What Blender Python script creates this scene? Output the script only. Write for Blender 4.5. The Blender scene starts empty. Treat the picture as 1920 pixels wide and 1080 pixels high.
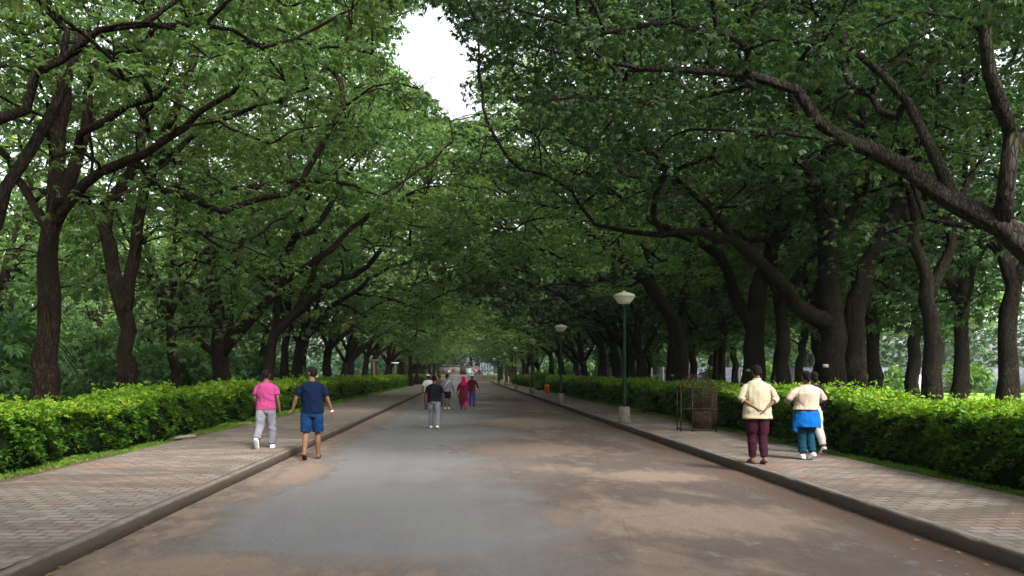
import bpy, math
import numpy as np
from mathutils import Vector, Matrix
C = bpy.context
SC = C.scene
COL = SC.collection
F, PX, PY, CAMH = 1500.0, 872.0, 700.0, 1.68
R = math.radians

def P(px, py, Y):                      # a point of the place: picture direction and distance in metres
    return np.array([(px-PX)/F*Y, Y, CAMH-(py-PY)/F*Y])

# ------------------------------------------------------------------ materials
def newmat(name):
    m = bpy.data.materials.new(name); m.use_nodes = True
    nt = m.node_tree; nt.nodes.clear()
    out = nt.nodes.new('ShaderNodeOutputMaterial')
    return m, nt, out
def N(nt, typ, **kw):
    n = nt.nodes.new(typ)
    for k, v in kw.items():
        if k in ('operation', 'blend_type', 'data_type', 'attribute_name', 'attribute_type', 'feature', 'noise_dimensions', 'mode', 'distance'): setattr(n, k, v)
    return n
def L(nt, a, b): nt.links.new(a, b)
def noise(nt, vec, scale, detail=4, rough=.55, dist=0.0):
    n = nt.nodes.new('ShaderNodeTexNoise'); n.inputs['Scale'].default_value = scale
    n.inputs['Detail'].default_value = detail; n.inputs['Roughness'].default_value = rough; n.inputs['Distortion'].default_value = dist
    if vec is not None: L(nt, vec, n.inputs['Vector'])
    return n
def mapping(nt, src, scale=(1,1,1), loc=(0,0,0), rot=(0,0,0)):
    m = nt.nodes.new('ShaderNodeMapping'); m.inputs['Scale'].default_value = scale; m.inputs['Location'].default_value = loc; m.inputs['Rotation'].default_value = rot
    L(nt, src, m.inputs['Vector']); return m.outputs[0]
def ramp(nt, fac, stops):
    r = nt.nodes.new('ShaderNodeValToRGB'); el = r.color_ramp.elements
    while len(el) > 2: el.remove(el[-1])
    el[0].position = stops[0][0]; el[0].color = (*stops[0][1], 1); el[1].position = stops[-1][0]; el[1].color = (*stops[-1][1], 1)
    for p, c in stops[1:-1]:
        e = el.new(p); e.color = (*c, 1)
    L(nt, fac, r.inputs['Fac']); return r.outputs['Color']
def mix(nt, fac, a, b, blend='MIX'):
    m = nt.nodes.new('ShaderNodeMix'); m.data_type = 'RGBA'; m.blend_type = blend
    for s, v in (('Factor', fac),):
        if hasattr(v, 'is_linked'): L(nt, v, m.inputs[0])
        else: m.inputs[0].default_value = v
    for i, v in ((6, a), (7, b)):
        if hasattr(v, 'is_linked'): L(nt, v, m.inputs[i])
        else: m.inputs[i].default_value = (*v, 1)
    return m.outputs[2]
def math_(nt, op, a, b=None, c=None, clamp=False):
    m = nt.nodes.new('ShaderNodeMath'); m.operation = op; m.use_clamp = clamp
    for i, v in enumerate((a, b, c)):
        if v is None: continue
        if hasattr(v, 'is_linked'): L(nt, v, m.inputs[i])
        else: m.inputs[i].default_value = v
    return m.outputs[0]
def step(nt, v, a, b):                 # smooth 0..1 between a and b
    m = nt.nodes.new('ShaderNodeMapRange'); m.interpolation_type = 'SMOOTHSTEP'
    m.inputs[1].default_value = a; m.inputs[2].default_value = b
    L(nt, v, m.inputs[0]); return m.outputs[0]
def bsdf(nt, out, col, rough=.8, spec=.3, bump=None, bstr=.3, bdist=.02, metal=0):
    b = nt.nodes.new('ShaderNodeBsdfPrincipled')
    if hasattr(col, 'is_linked'): L(nt, col, b.inputs['Base Color'])
    else: b.inputs['Base Color'].default_value = (*col, 1)
    if hasattr(rough, 'is_linked'): L(nt, rough, b.inputs['Roughness'])
    else: b.inputs['Roughness'].default_value = rough
    b.inputs['Specular IOR Level'].default_value = spec; b.inputs['Metallic'].default_value = metal
    if bump is not None:
        bp = nt.nodes.new('ShaderNodeBump'); bp.inputs['Strength'].default_value = bstr; bp.inputs['Distance'].default_value = bdist
        L(nt, bump, bp.inputs['Height']); L(nt, bp.outputs[0], b.inputs['Normal'])
    if out is not None: L(nt, b.outputs[0], out.inputs['Surface'])
    return b
def objco(nt): return nt.nodes.new('ShaderNodeTexCoord').outputs['Object']

def mat_simple(name, col, rough=.8, var=.12, scale=8, bstr=.25, bdist=.01, metal=0, spec=.12):
    m, nt, out = newmat(name); co = objco(nt)
    n = noise(nt, co, scale, 5, .6)
    c2 = tuple(max(0, v*(1-var*2.2)) for v in col); c1 = tuple(min(1, v*(1+var)) for v in col)
    bsdf(nt, out, ramp(nt, n.outputs[0], [(.3, c2), (.7, c1)]), rough, spec, n.outputs[0], bstr, bdist, metal)
    return m
def mat_cloth(name, col, scale=9):
    m, nt, out = newmat(name); co = objco(nt)
    n = noise(nt, mapping(nt, co, (1, 1, .55)), scale, 3, .5, .8)
    n2 = noise(nt, co, 2.5, 2)
    c = ramp(nt, n2.outputs[0], [(.35, tuple(v*.8 for v in col)), (.65, tuple(min(1, v*1.08) for v in col))])
    bsdf(nt, out, c, .95, .03, n.outputs[0], .9, .03)
    return m
def mat_leaf(name, c_dark, c_mid, c_light, trans=.35, rough=.42, tint=(1.12, 1.22, .62)):
    m, nt, out = newmat(name)
    a = nt.nodes.new('ShaderNodeAttribute'); a.attribute_name = 'v'
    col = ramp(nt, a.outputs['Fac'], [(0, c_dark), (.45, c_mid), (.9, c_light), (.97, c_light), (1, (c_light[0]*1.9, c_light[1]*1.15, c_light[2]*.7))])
    oi = nt.nodes.new('ShaderNodeObjectInfo')
    col = mix(nt, math_(nt, 'MULTIPLY', oi.outputs['Random'], .35), col, mix(nt, .5, col, (c_mid[0]*1.5, c_mid[1]*.9, c_mid[2]*.8)))
    b = bsdf(nt, None, col, rough, .2)
    t = nt.nodes.new('ShaderNodeBsdfTranslucent'); L(nt, mix(nt, 1.0, col, tint, 'MULTIPLY'), t.inputs['Color'])
    mx = nt.nodes.new('ShaderNodeMixShader'); mx.inputs[0].default_value = trans
    L(nt, b.outputs[0], mx.inputs[1]); L(nt, t.outputs[0], mx.inputs[2]); L(nt, mx.outputs[0], out.inputs['Surface'])
    return m
def mat_bark(name, dark, light, moss=(.05, .07, .03), mossa=.3):
    m, nt, out = newmat(name); co = objco(nt)
    s = mapping(nt, co, (1, 1, .22))
    n1 = noise(nt, s, 14, 6, .65, .4); n2 = noise(nt, co, 1.3, 3); 
    v = nt.nodes.new('ShaderNodeTexVoronoi'); v.feature = 'DISTANCE_TO_EDGE'; v.inputs['Scale'].default_value = 24; L(nt, mapping(nt, mix(nt, .06, co, n1.outputs[1]), (1, 1, .2)), v.inputs['Vector'])
    crack = step(nt, v.outputs['Distance'], -.08, .2)
    c = ramp(nt, n1.outputs[0], [(.3, dark), (.75, light)])
    c = mix(nt, math_(nt, 'MULTIPLY', step(nt, n2.outputs[0], .5, .75), mossa), c, moss)
    n4 = noise(nt, co, 3.5, 5, .7); c = mix(nt, math_(nt, 'MULTIPLY', step(nt, n4.outputs[0], .60, .66), .45), c, tuple(min(1, x*2.0) for x in light))
    c = mix(nt, crack, tuple(x*.9 for x in dark), c)
    h = math_(nt, 'ADD', math_(nt, 'MULTIPLY', n1.outputs[0], .6), math_(nt, 'MULTIPLY', crack, .6))
    bsdf(nt, out, c, .95, .03, h, .9, .05)
    return m

M = {}
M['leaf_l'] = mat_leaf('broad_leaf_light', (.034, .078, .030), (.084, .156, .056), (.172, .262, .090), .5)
M['leaf_r'] = mat_leaf('broad_leaf_shaded', (.012, .034, .015), (.029, .067, .026), (.084, .140, .048), .36)  # darker copy of the broad leaf: shade of the right crowns put into colour
M['leaf_lit'] = mat_leaf('broad_leaf_lit', (.050, .110, .042), (.105, .195, .066), (.195, .300, .098), .5)  # brighter copy of the broad leaf: light on the mid-distance crowns put into colour
M['leaf_b'] = mat_leaf('understory_leaf', (.030, .080, .032), (.060, .140, .048), (.110, .210, .070), .45)
M['leaf_d'] = mat_leaf('woodland_leaf_shaded', (.011, .034, .016), (.024, .062, .026), (.052, .110, .040), .35)  # darkened green: the shade on the far woodland is in the colour
M['leaf_h'] = mat_leaf('hedge_leaf', (.022, .064, .010), (.070, .170, .017), (.215, .370, .025), .42, .5)
M['leaf_y'] = mat_leaf('sunlit_garden_leaf', (.03, .08, .018), (.065, .145, .028), (.13, .23, .042), .42, .5)
M['grass'] = mat_leaf('grass_blade', (.045, .10, .015), (.09, .19, .022), (.16, .30, .035), .35, .6)
M['bark_l'] = mat_bark('brown_bark', (.010, .007, .005), (.038, .025, .018))
M['bark_r'] = mat_bark('dark_bark', (.007, .006, .005), (.025, .018, .014), mossa=.2)
M['bark_g'] = mat_bark('grey_lichen_bark', (.011, .009, .008), (.062, .050, .041), (.035, .05, .02), .6)
M['core'] = mat_simple('hedge_twigs', (.010, .020, .007), 1.0, .3, 12, spec=0)
M['concrete'] = mat_simple('weathered_concrete', (.17, .152, .125), .9, .22, 9, .5, .02)
M['pole'] = mat_simple('dark_green_paint', (.004, .020, .013), .6, .15, 12)
M['lamp'] = mat_simple('lamp_opal', (.70, .67, .60), .35, .05, 6, .05)
M['lampcap'] = mat_simple('lamp_cap', (.40, .38, .33), .55, .12, 10)
M['rust'] = mat_simple('rusty_iron', (.040, .028, .018), .85, .5, 22, .5)
M['wood'] = mat_simple('weathered_wood', (.22, .15, .09), .85, .25, 14)
M['orange'] = mat_simple('orange_plastic', (.75, .13, .03), .5, .1)
M['white'] = mat_simple('white_paint', (.72, .72, .70), .6, .1, 12)
M['wall_g'] = mat_simple('grey_panel', (.085, .09, .115), .8, .3, 2)
M['wall_b'] = mat_simple('plaster_buff', (.20, .16, .125), .9, .15, 1.2)
M['wall_r'] = mat_simple('plaster_redbrown', (.14, .075, .06), .9, .2, 1.2)
M['blue'] = mat_simple('pale_blue_paint', (.30, .45, .50), .6, .12)
M['black'] = mat_simple('black_rubber', (.015, .015, .016), .6, .2)
M['slab'] = M['concrete']
M['skin'] = mat_simple('brown_skin', (.135, .066, .040), .7, .08, 20, .05)
M['hair'] = mat_simple('black_hair', (.006, .005, .005), .85, .3, 60, .5, spec=.1)
M['hairb'] = mat_simple('brown_hair', (.05, .028, .018), .5, .3, 60, .5)
M['eye'] = mat_simple('eye_dark', (.02, .015, .012), .3, .1)

# ------------------------------------------------------------------ object helpers
def tag(o, label=None, cat=None, group=None, kind=None):
    if label: o['label'] = label
    if cat: o['category'] = cat
    if group: o['group'] = group
    if kind: o['kind'] = kind
    return o
def empty(name, loc=(0, 0, 0), rz=0):
    o = bpy.data.objects.new(name, None); COL.objects.link(o); o.location = loc; o.rotation_euler = (0, 0, rz); o.empty_display_size = .2
    return o
class MB:
    def __init__(s): s.v = []; s.f4 = []; s.f3 = []; s.n = 0; s.m = []
    def add(s, v, q=None, t=None):
        v = np.asarray(v, float).reshape(-1, 3); s.v.append(v)
        if q is not None and len(q): s.f4.append(np.asarray(q, int).reshape(-1, 4)+s.n)
        if t is not None and len(t): s.f3.append(np.asarray(t, int).reshape(-1, 3)+s.n)
        s.n += len(v)
    def box(s, c, d, rz=0):
        x, y, z = d[0]/2, d[1]/2, d[2]/2
        v = np.array([[a, b, e] for a in (-x, x) for b in (-y, y) for e in (-z, z)])
        if rz: ca, sa = math.cos(rz), math.sin(rz); v = np.stack([v[:, 0]*ca-v[:, 1]*sa, v[:, 0]*sa+v[:, 1]*ca, v[:, 2]], 1)
        s.add(v+np.array(c), [[0, 1, 3, 2], [4, 6, 7, 5], [0, 4, 5, 1], [2, 3, 7, 6], [0, 2, 6, 4], [1, 5, 7, 3]])
    def rings(s, R_, cap=True):        # R_: list of (n,3)
        n = len(R_[0]); v = np.concatenate(R_); q = []
        a = np.arange(n); b = (a+1) % n
        for i in range(len(R_)-1): q.append(np.stack([i*n+a, i*n+b, (i+1)*n+b, (i+1)*n+a], 1))
        t = []
        base = len(v)
        if cap:
            v = np.concatenate([v, [R_[0].mean(0)], [R_[-1].mean(0)]])
            t = np.concatenate([np.stack([b, a, np.full(n, base)], 1), np.stack([(len(R_)-1)*n+a, (len(R_)-1)*n+b, np.full(n, base+1)], 1)])
        s.add(v, np.concatenate(q), t)
    def tube(s, pts, rad, n=6, cap=True):
        pts = np.asarray(pts, float); k = len(pts)
        if np.isscalar(rad): rad = [rad]*k
        tan = np.gradient(pts, axis=0); tan /= np.linalg.norm(tan, axis=1)[:, None]+1e-9
        u = np.cross(tan[0], [0, 0, 1.0]);
        if np.linalg.norm(u) < .1: u = np.cross(tan[0], [0, 1.0, 0])
        out = []; ang = np.arange(n)*2*np.pi/n
        for i in range(k):
            u = u-tan[i]*u.dot(tan[i]); u /= np.linalg.norm(u)+1e-9; w = np.cross(tan[i], u)
            out.append(pts[i]+rad[i]*(np.cos(ang)[:, None]*u+np.sin(ang)[:, None]*w))
        s.rings(out, cap)
    def lathe(s, prof, c=(0, 0, 0), n=20):
        a = np.arange(n)*2*np.pi/n
        s.rings([np.stack([c[0]+r*np.cos(a), c[1]+r*np.sin(a), np.full(n, c[2]+z)], 1) for r, z in prof])
    def mesh(s, name, attr=None, smooth=False):
        v = np.concatenate(s.v); me = bpy.data.meshes.new(name)
        me.vertices.add(len(v)); me.vertices.foreach_set('co', v.astype(np.float32).ravel())
        q = np.concatenate(s.f4) if s.f4 else np.zeros((0, 4), int); t = np.concatenate(s.f3) if s.f3 else np.zeros((0, 3), int)
        nl = q.size+t.size; me.loops.add(nl); me.loops.foreach_set('vertex_index', np.concatenate([q.ravel(), t.ravel()]).astype(np.int32))
        npoly = len(q)+len(t); me.polygons.add(npoly)
        st = np.concatenate([np.arange(len(q))*4, q.size+np.arange(len(t))*3]).astype(np.int32)
        me.polygons.foreach_set('loop_start', st)
        me.polygons.foreach_set('loop_total', np.concatenate([np.full(len(q), 4), np.full(len(t), 3)]).astype(np.int32))
        if smooth: me.polygons.foreach_set('use_smooth', np.ones(npoly, bool))
        if attr is not None:
            a = me.attributes.new('v', 'FLOAT', 'FACE'); a.data.foreach_set('value', attr.astype(np.float32))
        me.update(calc_edges=True); return me
    def build(s, name, mat, parent=None, smooth=False, attr=None, loc=None):
        o = bpy.data.objects.new(name, s.mesh(name, attr, smooth)); COL.objects.link(o)
        o.data.materials.append(mat)
        if parent is not None: o.parent = parent
        if loc is not None: o.location = loc
        return o

# ------------------------------------------------------------------ leaves
def unit(a): return a/(np.linalg.norm(a, axis=-1, keepdims=True)+1e-9)
def sprigs(mb, pos, axis, rng, k=6, Ln=.16, W=.062, spread=75, droop=.35, vbase=None):
    n = len(pos); axis = unit(axis+rng.normal(0, .25, (n, 3)))
    up = np.array([0, 0, 1.0])+rng.normal(0, .35, (n, 3)); b = unit(np.cross(axis, up)); nn = unit(np.cross(b, axis))
    th = np.radians(np.linspace(-spread, spread, k))[None, :]+rng.normal(0, .14, (n, k))
    d = np.cos(th)[..., None]*axis[:, None]+np.sin(th)[..., None]*b[:, None]
    d[..., 2] -= droop*rng.uniform(.3, 1.3, (n, k)); d = unit(d)
    LL = (Ln*rng.uniform(.65, 1.2, (n, k))*(1-.25*np.abs(th)/1.5))[..., None]; WW = W*rng.uniform(.75, 1.2, (n, k))[..., None]
    w = unit(np.cross(d, nn[:, None]+rng.normal(0, .3, (n, k, 3))))
    p0 = pos[:, None]+d*LL*.08
    mid = p0+d*LL*.5+nn[:, None]*LL*.06
    tip = p0+d*LL; tip[..., 2] -= LL[..., 0]*.18
    V = np.stack([p0, mid+w*WW*.5, tip, mid-w*WW*.5], 2).reshape(-1, 3)
    m = n*k; mb.add(V, np.arange(m*4).reshape(m, 4))
    if vbase is None: vbase = rng.uniform(.15, .8, n)
    mb.m.append(np.clip(vbase[:, None]+rng.normal(0, .13, (n, k)), 0, 1).ravel())

# ------------------------------------------------------------------ trees
def resample(pts, stepl, rng, wob=.05):
    pts = np.asarray(pts, float); out = [pts[0]]
    # catmull-rom
    Pp = np.vstack([2*pts[0]-pts[1], pts, 2*pts[-1]-pts[-2]])
    for i in range(1, len(Pp)-2):
        ln = np.linalg.norm(Pp[i+1]-Pp[i]); k = max(1, int(ln/stepl))
        for j in range(1, k+1):
            t = j/k; a, b, c, d = Pp[i-1], Pp[i], Pp[i+1], Pp[i+2]
            q = .5*((2*b)+(-a+c)*t+(2*a-5*b+4*c-d)*t*t+(-a+3*b-3*c+d)*t**3)
            out.append(q+rng.normal(0, wob, 3)*(1 if i > 1 or j > 1 else 0))
    return np.array(out)
class Tree:
    def __init__(s, rng): s.rng = rng; s.pos = []; s.par = []; s.r = []; s.fix = []; s.nl = []; s.dead = {}
    def limb(s, pts, r0, r1, stepl=.45, wob=.04):
        pts = [np.asarray(p, float) for p in pts]
        if s.pos:
            A = np.array(s.pos); j = int(np.argmin(np.linalg.norm(A-pts[0], axis=1))); par = j
            if np.linalg.norm(A[j]-pts[0]) > .3: pts = [A[j]]+pts
            else: pts[0] = A[j]
        else: par = -1
        rs = resample(pts, stepl, s.rng, wob); n = len(rs)
        for i in range(n):
            if i == 0 and par >= 0: continue
            s.pos.append(rs[i]); s.par.append(par if par >= 0 or i == 0 else -1); par = len(s.pos)-1
            t = i/(n-1); s.r.append(r0*(1-t)+r1*t); s.fix.append(True); s.nl.append(0)
        return par
    def connect(s, targets, zmin, up=.25):
        rng = s.rng; A = np.array(s.pos); ok = A[:, 2] > zmin
        D = np.array([np.linalg.norm(A[ok]-t, axis=1).min() for t in targets])
        depth = np.zeros(len(s.pos))
        for i, p in enumerate(s.par):
            if p >= 0: depth[i] = depth[p]+np.linalg.norm(s.pos[i]-s.pos[p])
        depth = list(depth); ends = []
        for ti in np.argsort(D):
            t = targets[ti]; A = np.array(s.pos)
            c = np.linalg.norm(A-t, axis=1)+.18*np.array(depth)+np.where(A[:, 2] < zmin, 50, 0)+np.where(A[:, 2] > t[2]+.6, 1.5, 0)
            j = int(np.argmin(c)); a = s.pos[j]; dl = np.linalg.norm(t-a)
            if dl < .15: ends.append(j); continue
            pd = a-s.pos[s.par[j]] if s.par[j] >= 0 else np.array([0, 0, 1.])
            pd = pd/(np.linalg.norm(pd)+1e-9)
            ctrl = a+(pd*.35+np.array([0, 0, up]))*dl*.6+(t-a)*.25
            k = max(2, int(dl/.45)); par = j
            for i in range(1, k+1):
                u = i/k; q = (1-u)**2*a+2*u*(1-u)*ctrl+u*u*t+(rng.normal(0, .05, 3) if i < k else 0)
                s.pos.append(q); s.par.append(par); s.r.append(0); s.fix.append(False); s.nl.append(0)
                depth.append(depth[par]+np.linalg.norm(q-s.pos[par])); par = len(s.pos)-1
            ends.append(par)
        for e in ends: s.nl[e] += 1
        return ends
    def radii(s, tip=.016, ex=2.35):
        n = len(s.pos); acc = np.zeros(n)
        for i in range(n-1, -1, -1):
            a = acc[i]+(s.nl[i]+.3)*tip**ex if not s.fix[i] else acc[i]
            if not s.fix[i]: s.r[i] = max(tip, a**(1/ex))
            if s.par[i] >= 0: acc[s.par[i]] += a
        for i in range(n):
            if not s.fix[i] and s.par[i] >= 0: s.r[i] = min(s.r[i], s.r[s.par[i]]*.85 if s.fix[s.par[i]] else s.r[s.par[i]])
    def wood(s, mb, flare=True):
        n = len(s.pos); ch = [[] for _ in range(n)]
        for i, p in enumerate(s.par):
            if p >= 0 and i not in s.dead: ch[p].append(i)
        stack = [(0, -1)]; rng = s.rng
        while stack:
            i, p = stack.pop(); chain = [] if p < 0 else [p]; chain.append(i); 
            while ch[i]:
                cs = sorted(ch[i], key=lambda c: -s.r[c])
                for c in cs[1:]: stack.append((c, i))
                i = cs[0]; chain.append(i)
            pts = np.array([s.pos[c] for c in chain]); rad = np.array([s.r[c] for c in chain])
            if p >= 0: rad[0] = min(rad[0], rad[1]*1.15)
            sides = 12 if rad.max() > .15 else (8 if rad.max() > .07 else 5)
            rad = rad*(1+rng.normal(0, .04, len(rad))*(rad > .06))
            if len(pts) < 2: continue
            if p < 0 and flare:
                k = min(4, len(rad)); rad[:k] *= np.array([1.55, 1.22, 1.08, 1.02])[:k]
            k = len(pts); tan = np.gradient(pts, axis=0); tan = unit(tan)
            u = np.cross(tan[0], [0, 1.0, .1]); out = []; ang = np.arange(sides)*2*np.pi/sides; ph = rng.uniform(0, 6)
            lob = 1+(.09*np.cos(3*ang+ph)+.06*np.cos(5*ang+2*ph))*(1 if rad.max() > .12 else 0)
            for q in range(k):
                u = u-tan[q]*u.dot(tan[q]); u = u/(np.linalg.norm(u)+1e-9); w = np.cross(tan[q], u)
                rr = rad[q]*lob*(1+(rng.normal(0, .03, sides) if rad[q] > .12 else 0))
                out.append(pts[q]+rr[:, None]*(np.cos(ang)[:, None]*u+np.sin(ang)[:, None]*w))
            mb.rings(out, True)
    def foliage(s, lmb, wmb, ends, rng, per=58, cr=.95, Ln=.16, W=.062, k=6, flat=.5, twigs=4, allow=None):
        for e in ends:
            c = np.array(s.pos[e]); r = cr*rng.uniform(.75, 1.25); n = max(4, int(per*rng.uniform(.7, 1.25)))
            base = rng.uniform(.28, .62)
            d = unit(rng.normal(0, 1, (n, 3))); rad = rng.uniform(.25, 1, (n, 1))**.6
            p = c+d*rad*np.array([r, r, r*flat])
            if wmb is not None:
                for t in range(twigs):
                    q = p[t]; m = (c+q)/2+np.array([0, 0, .08]); wmb.tube([c, m, q], [.013, .009, .005], 4, False)
            if allow is not None:
                kk = allow(p); p = p[kk]; d = d[kk]; n = len(p)
                if n == 0: continue
            ax = d*np.array([1, 1, .5])+np.array([0, 0, -.1])
            sprigs(lmb, p, ax, rng, k, Ln, W, vbase=np.clip(base+rng.normal(0, .12, n), 0, 1))
def pick_targets(rng, fn, lo, hi, want, mind):
    out = []; tries = 0
    lo = np.array(lo); hi = np.array(hi)
    while len(out) < want and tries < want*40:
        tries += 1; p = rng.uniform(lo, hi)
        if not fn(p): continue
        if out and np.linalg.norm(np.array(out)-p, axis=1).min() < mind: continue
        out.append(p)
    return np.array(out)
def proj(p):
    p = np.atleast_2d(p); y = np.maximum(p[:, 1], .1)
    return PX+p[:, 0]/y*F, PY-(p[:, 2]-CAMH)/y*F
def allow_world(p):                    # where crowns leave the air free: over the carriageway, and the open gap between the two rows
    p = np.atleast_2d(p); x, y, z = p.T
    px, py = proj(p)
    clear = z > np.where(np.abs(x-.6) < 4.6, 4.3, 3.0)
    gl = np.interp(py, [0, 25, 60, 110, 160, 200, 235], [762, 744, 758, 734, 776, 822, 856]); gr = np.interp(py, [0, 40, 120, 160, 200, 235], [822, 858, 898, 872, 902, 880])
    jit = 13*np.sin(z*3.1+x*2.3)+9*np.sin(y*4.7+z*1.7)+7*np.sin(x*11+z*7)
    gap = (px > gl+jit) & (px < gr+jit) & (py < 228) & (py > 18+jit) & (y > 0)
    gap2 = (px > 150+jit) & (px < 205+jit) & (py > 262) & (py < 372) & (y > 0)
    near = (y > -2) & (y < 8.5) & (z < 9.5)
    return clear & ~gap & ~gap2 & ~near

LIMBS = []
def in_gap(p):
    px, py = proj(p); return ((px > np.interp(py, [0, 110, 160, 200, 235], [792, 768, 800, 848, 866])) & (px < np.interp(py, [0, 120, 235], [832, 872, 868])) & (py < 222) & (py > 30))[0]
def prune(T, ends, base=None):
    bad = set()
    for i, p in enumerate(T.par):
        if p in bad or (not T.fix[i] and in_gap(T.pos[i])): bad.add(i)
    for i in bad: T.dead[i] = True
    return [e for e in ends if e not in bad]
def bare(p, rng, prob):
    if not LIMBS: return np.ones(len(p), bool)
    Q = np.concatenate(LIMBS); px, py = proj(p); d = np.hypot(px[:, None]-Q[None, :, 0], py[:, None]-Q[None, :, 1])
    hit = ((d < Q[None, :, 3]+7) & (p[:, 1][:, None] < Q[None, :, 2]+.1)).any(1)
    return ~(hit & (rng.uniform(0, 1, len(p)) < prob))
def make_tree(name, label, cat, group, seed, limbs, env, n_cl, mats, per=58, Ln=.16, W=.062, base=None, zmin=3.2, cr=.95, allow=None, mind=1.15, k=6, ls=.45, tipr=.016, bare_p=.7, thin=.82):
    rng = np.random.default_rng(seed); T = Tree(rng)
    for pts, r0, r1 in limbs:
        r0, r1 = r0*thin, r1*thin; T.limb(pts, r0, r1, ls); rs = resample(pts, .25, rng, 0); px, py = proj(rs); ww = np.linspace(r0, r1, len(rs))*F/rs[:, 1]
        q = np.stack([px, py, rs[:, 1], ww], 1); q = q[(px > -60) & (px < 1980) & (py > 60)]; LIMBS.append(q)
    alw = allow; rb = np.random.default_rng(seed+900)
    allow = lambda p: alw(p) & bare(p, rb, bare_p)
    tg = pick_targets(rng, env[0], env[1], env[2], n_cl, mind)
    ends = prune(T, T.connect(tg, zmin)); T.radii(tipr)
    wm, lm = MB(), MB(); T.wood(wm); T.foliage(lm, wm, ends, rng, int(per*1.6), cr, Ln*.76, W*.68, k, flat=.42, allow=allow)
    b = np.array(base if base is not None else T.pos[0]); b = np.array([b[0], b[1], 0.0])
    for q in (wm, lm): q.v = [v-b for v in q.v]
    root = empty(name, b); tag(root, label, cat, group)
    wm.build('trunk', mats[0], root, True); lm.build('crown', mats[1], root, False, np.concatenate(lm.m))
    return root
ROW_L = 'trees of the row behind the left hedge'; ROW_R = 'trees of the row behind the right hedge'
def env_row(x0, y0, lean, rx=7.2, ry=5.5, top=15.2, low=4.6, allow=allow_world, lowf=None):
    cx = x0+lean*3.0; cz = (top+low)/2+.3; rz = (top-low)/2+.4
    def f(p):
        q = ((p[0]-cx)/rx)**2+((p[1]-y0)/ry)**2+((p[2]-cz)/rz)**2
        if not (.22 < q < 1 and bool(allow(p)[0])): return False
        if x0 != 0:
            py = PY-(p[2]-CAMH)/max(p[1], 1)*F
            if py < -90 and ((-7 < p[0] < 6.5 and p[1] > 17) or hash((round(p[0]*7), round(p[1]*7), round(p[2]*7))) % 100 < (30 if p[1] < 17 else 70)): return False
        if lowf is not None and p[2] < lowf and hash((round(p[0]*5), round(p[1]*5), round(p[2]*5))) % 100 < 86: return False
        return True
    return f, (cx-rx, y0-ry, 3), (cx+rx, y0+ry, top+.5)

GZ = .11
def BP(px, Y): return np.array([(px-PX)/F*Y, Y, GZ-.1])
# --- left row, near trees
Y = 18.0
make_tree('broadleaf_tree', 'tall dark tree at the left, forking above the hedge with a long limb reaching right', 'tree', ROW_L, 11,
    [([BP(85, Y), P(90, 600, Y), P(98, 480, Y), P(103, 400, Y), P(105, 300, Y), P(120, 190, Y), P(150, 60, Y+.5)], .36, .14),
     ([P(103, 415, Y), P(135, 330, Y), P(158, 240, Y+.4), P(170, 120, Y+.6)], .22, .10),
     ([P(107, 425, Y), P(150, 352, Y-.2), P(235, 305, Y-.5), P(310, 262, Y-.8), P(370, 212, Y-1), P(435, 175, Y-1.2)], .16, .07),
     ([P(150, 250, Y), P(240, 200, Y-.3), P(290, 186, Y-.6), P(312, 140, Y-.6), P(362, 134, Y-.7)], .12, .06),
     ([P(98, 460, Y), P(60, 380, Y+.6), P(10, 300, Y+1), P(-60, 200, Y+1)], .15, .07)],
    env_row(-9.4, Y, 1, lowf=7.6), 150, (M['bark_l'], M['leaf_l']), 64, .17, .068, allow=allow_world)
Y = 22.5
make_tree('broadleaf_tree', 'dark tree whose trunk splits into two upright limbs just above the left hedge', 'tree', ROW_L, 12,
    [([BP(238, Y), P(236, 660, Y), P(232, 590, Y), P(212, 500, Y), P(200, 430, Y), P(204, 380, Y), P(235, 330, Y), P(262, 270, Y), P(275, 120, Y)], .34, .11),
     ([P(233, 600, Y), P(246, 500, Y+.2), P(262, 400, Y+.3), P(285, 300, Y+.3), P(325, 215, Y), P(380, 80, Y)], .23, .10),
     ([P(202, 430, Y), P(165, 400, Y+.4), P(135, 372, Y+.6), P(60, 350, Y+1)], .12, .06),
     ([P(270, 350, Y), P(340, 270, Y-.6), P(430, 215, Y-1.2), P(520, 190, Y-2)], .12, .06)],
    env_row(-9.5, Y, 1, lowf=8.0), 145, (M['bark_l'], M['leaf_l']), 60, .17, .068, allow=allow_world)
Y = 31.0
make_tree('broadleaf_tree', 'brown trunked tree with a long limb arching right over the path from a low fork', 'tree', ROW_L, 13,
    [([BP(412, Y), P(411, 650, Y), P(402, 570, Y), P(391, 480, Y), P(397, 410, Y), P(385, 330, Y), P(372, 250, Y), P(400, 130, Y)], .44, .12),
     ([P(411, 665, Y), P(445, 625, Y), P(490, 580, Y-.3), P(520, 535, Y-.5), P(543, 465, Y-.8), P(600, 412, Y-1), P(650, 330, Y-1.2)], .27, .09),
     ([P(515, 545, Y), P(600, 482, Y-.5), P(680, 412, Y-1), P(765, 368, Y-1.5), P(800, 350, Y-1.5)], .19, .07),
     ([P(420, 640, Y), P(438, 560, Y+.8), P(440, 500, Y+1), P(470, 400, Y+1.2), P(490, 280, Y+1.2)], .2, .08),
     ([P(408, 672, Y), P(350, 625, Y-.4), P(310, 590, Y-.6), P(280, 520, Y-.6)], .16, .06)],
    env_row(-9.5, Y, 1, 8.0, 6, 15.8, 5.2, lowf=8.0), 215, (M['bark_l'], M['leaf_lit']), 74, .19, .078, allow=allow_world)
Y = 39.0
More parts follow.
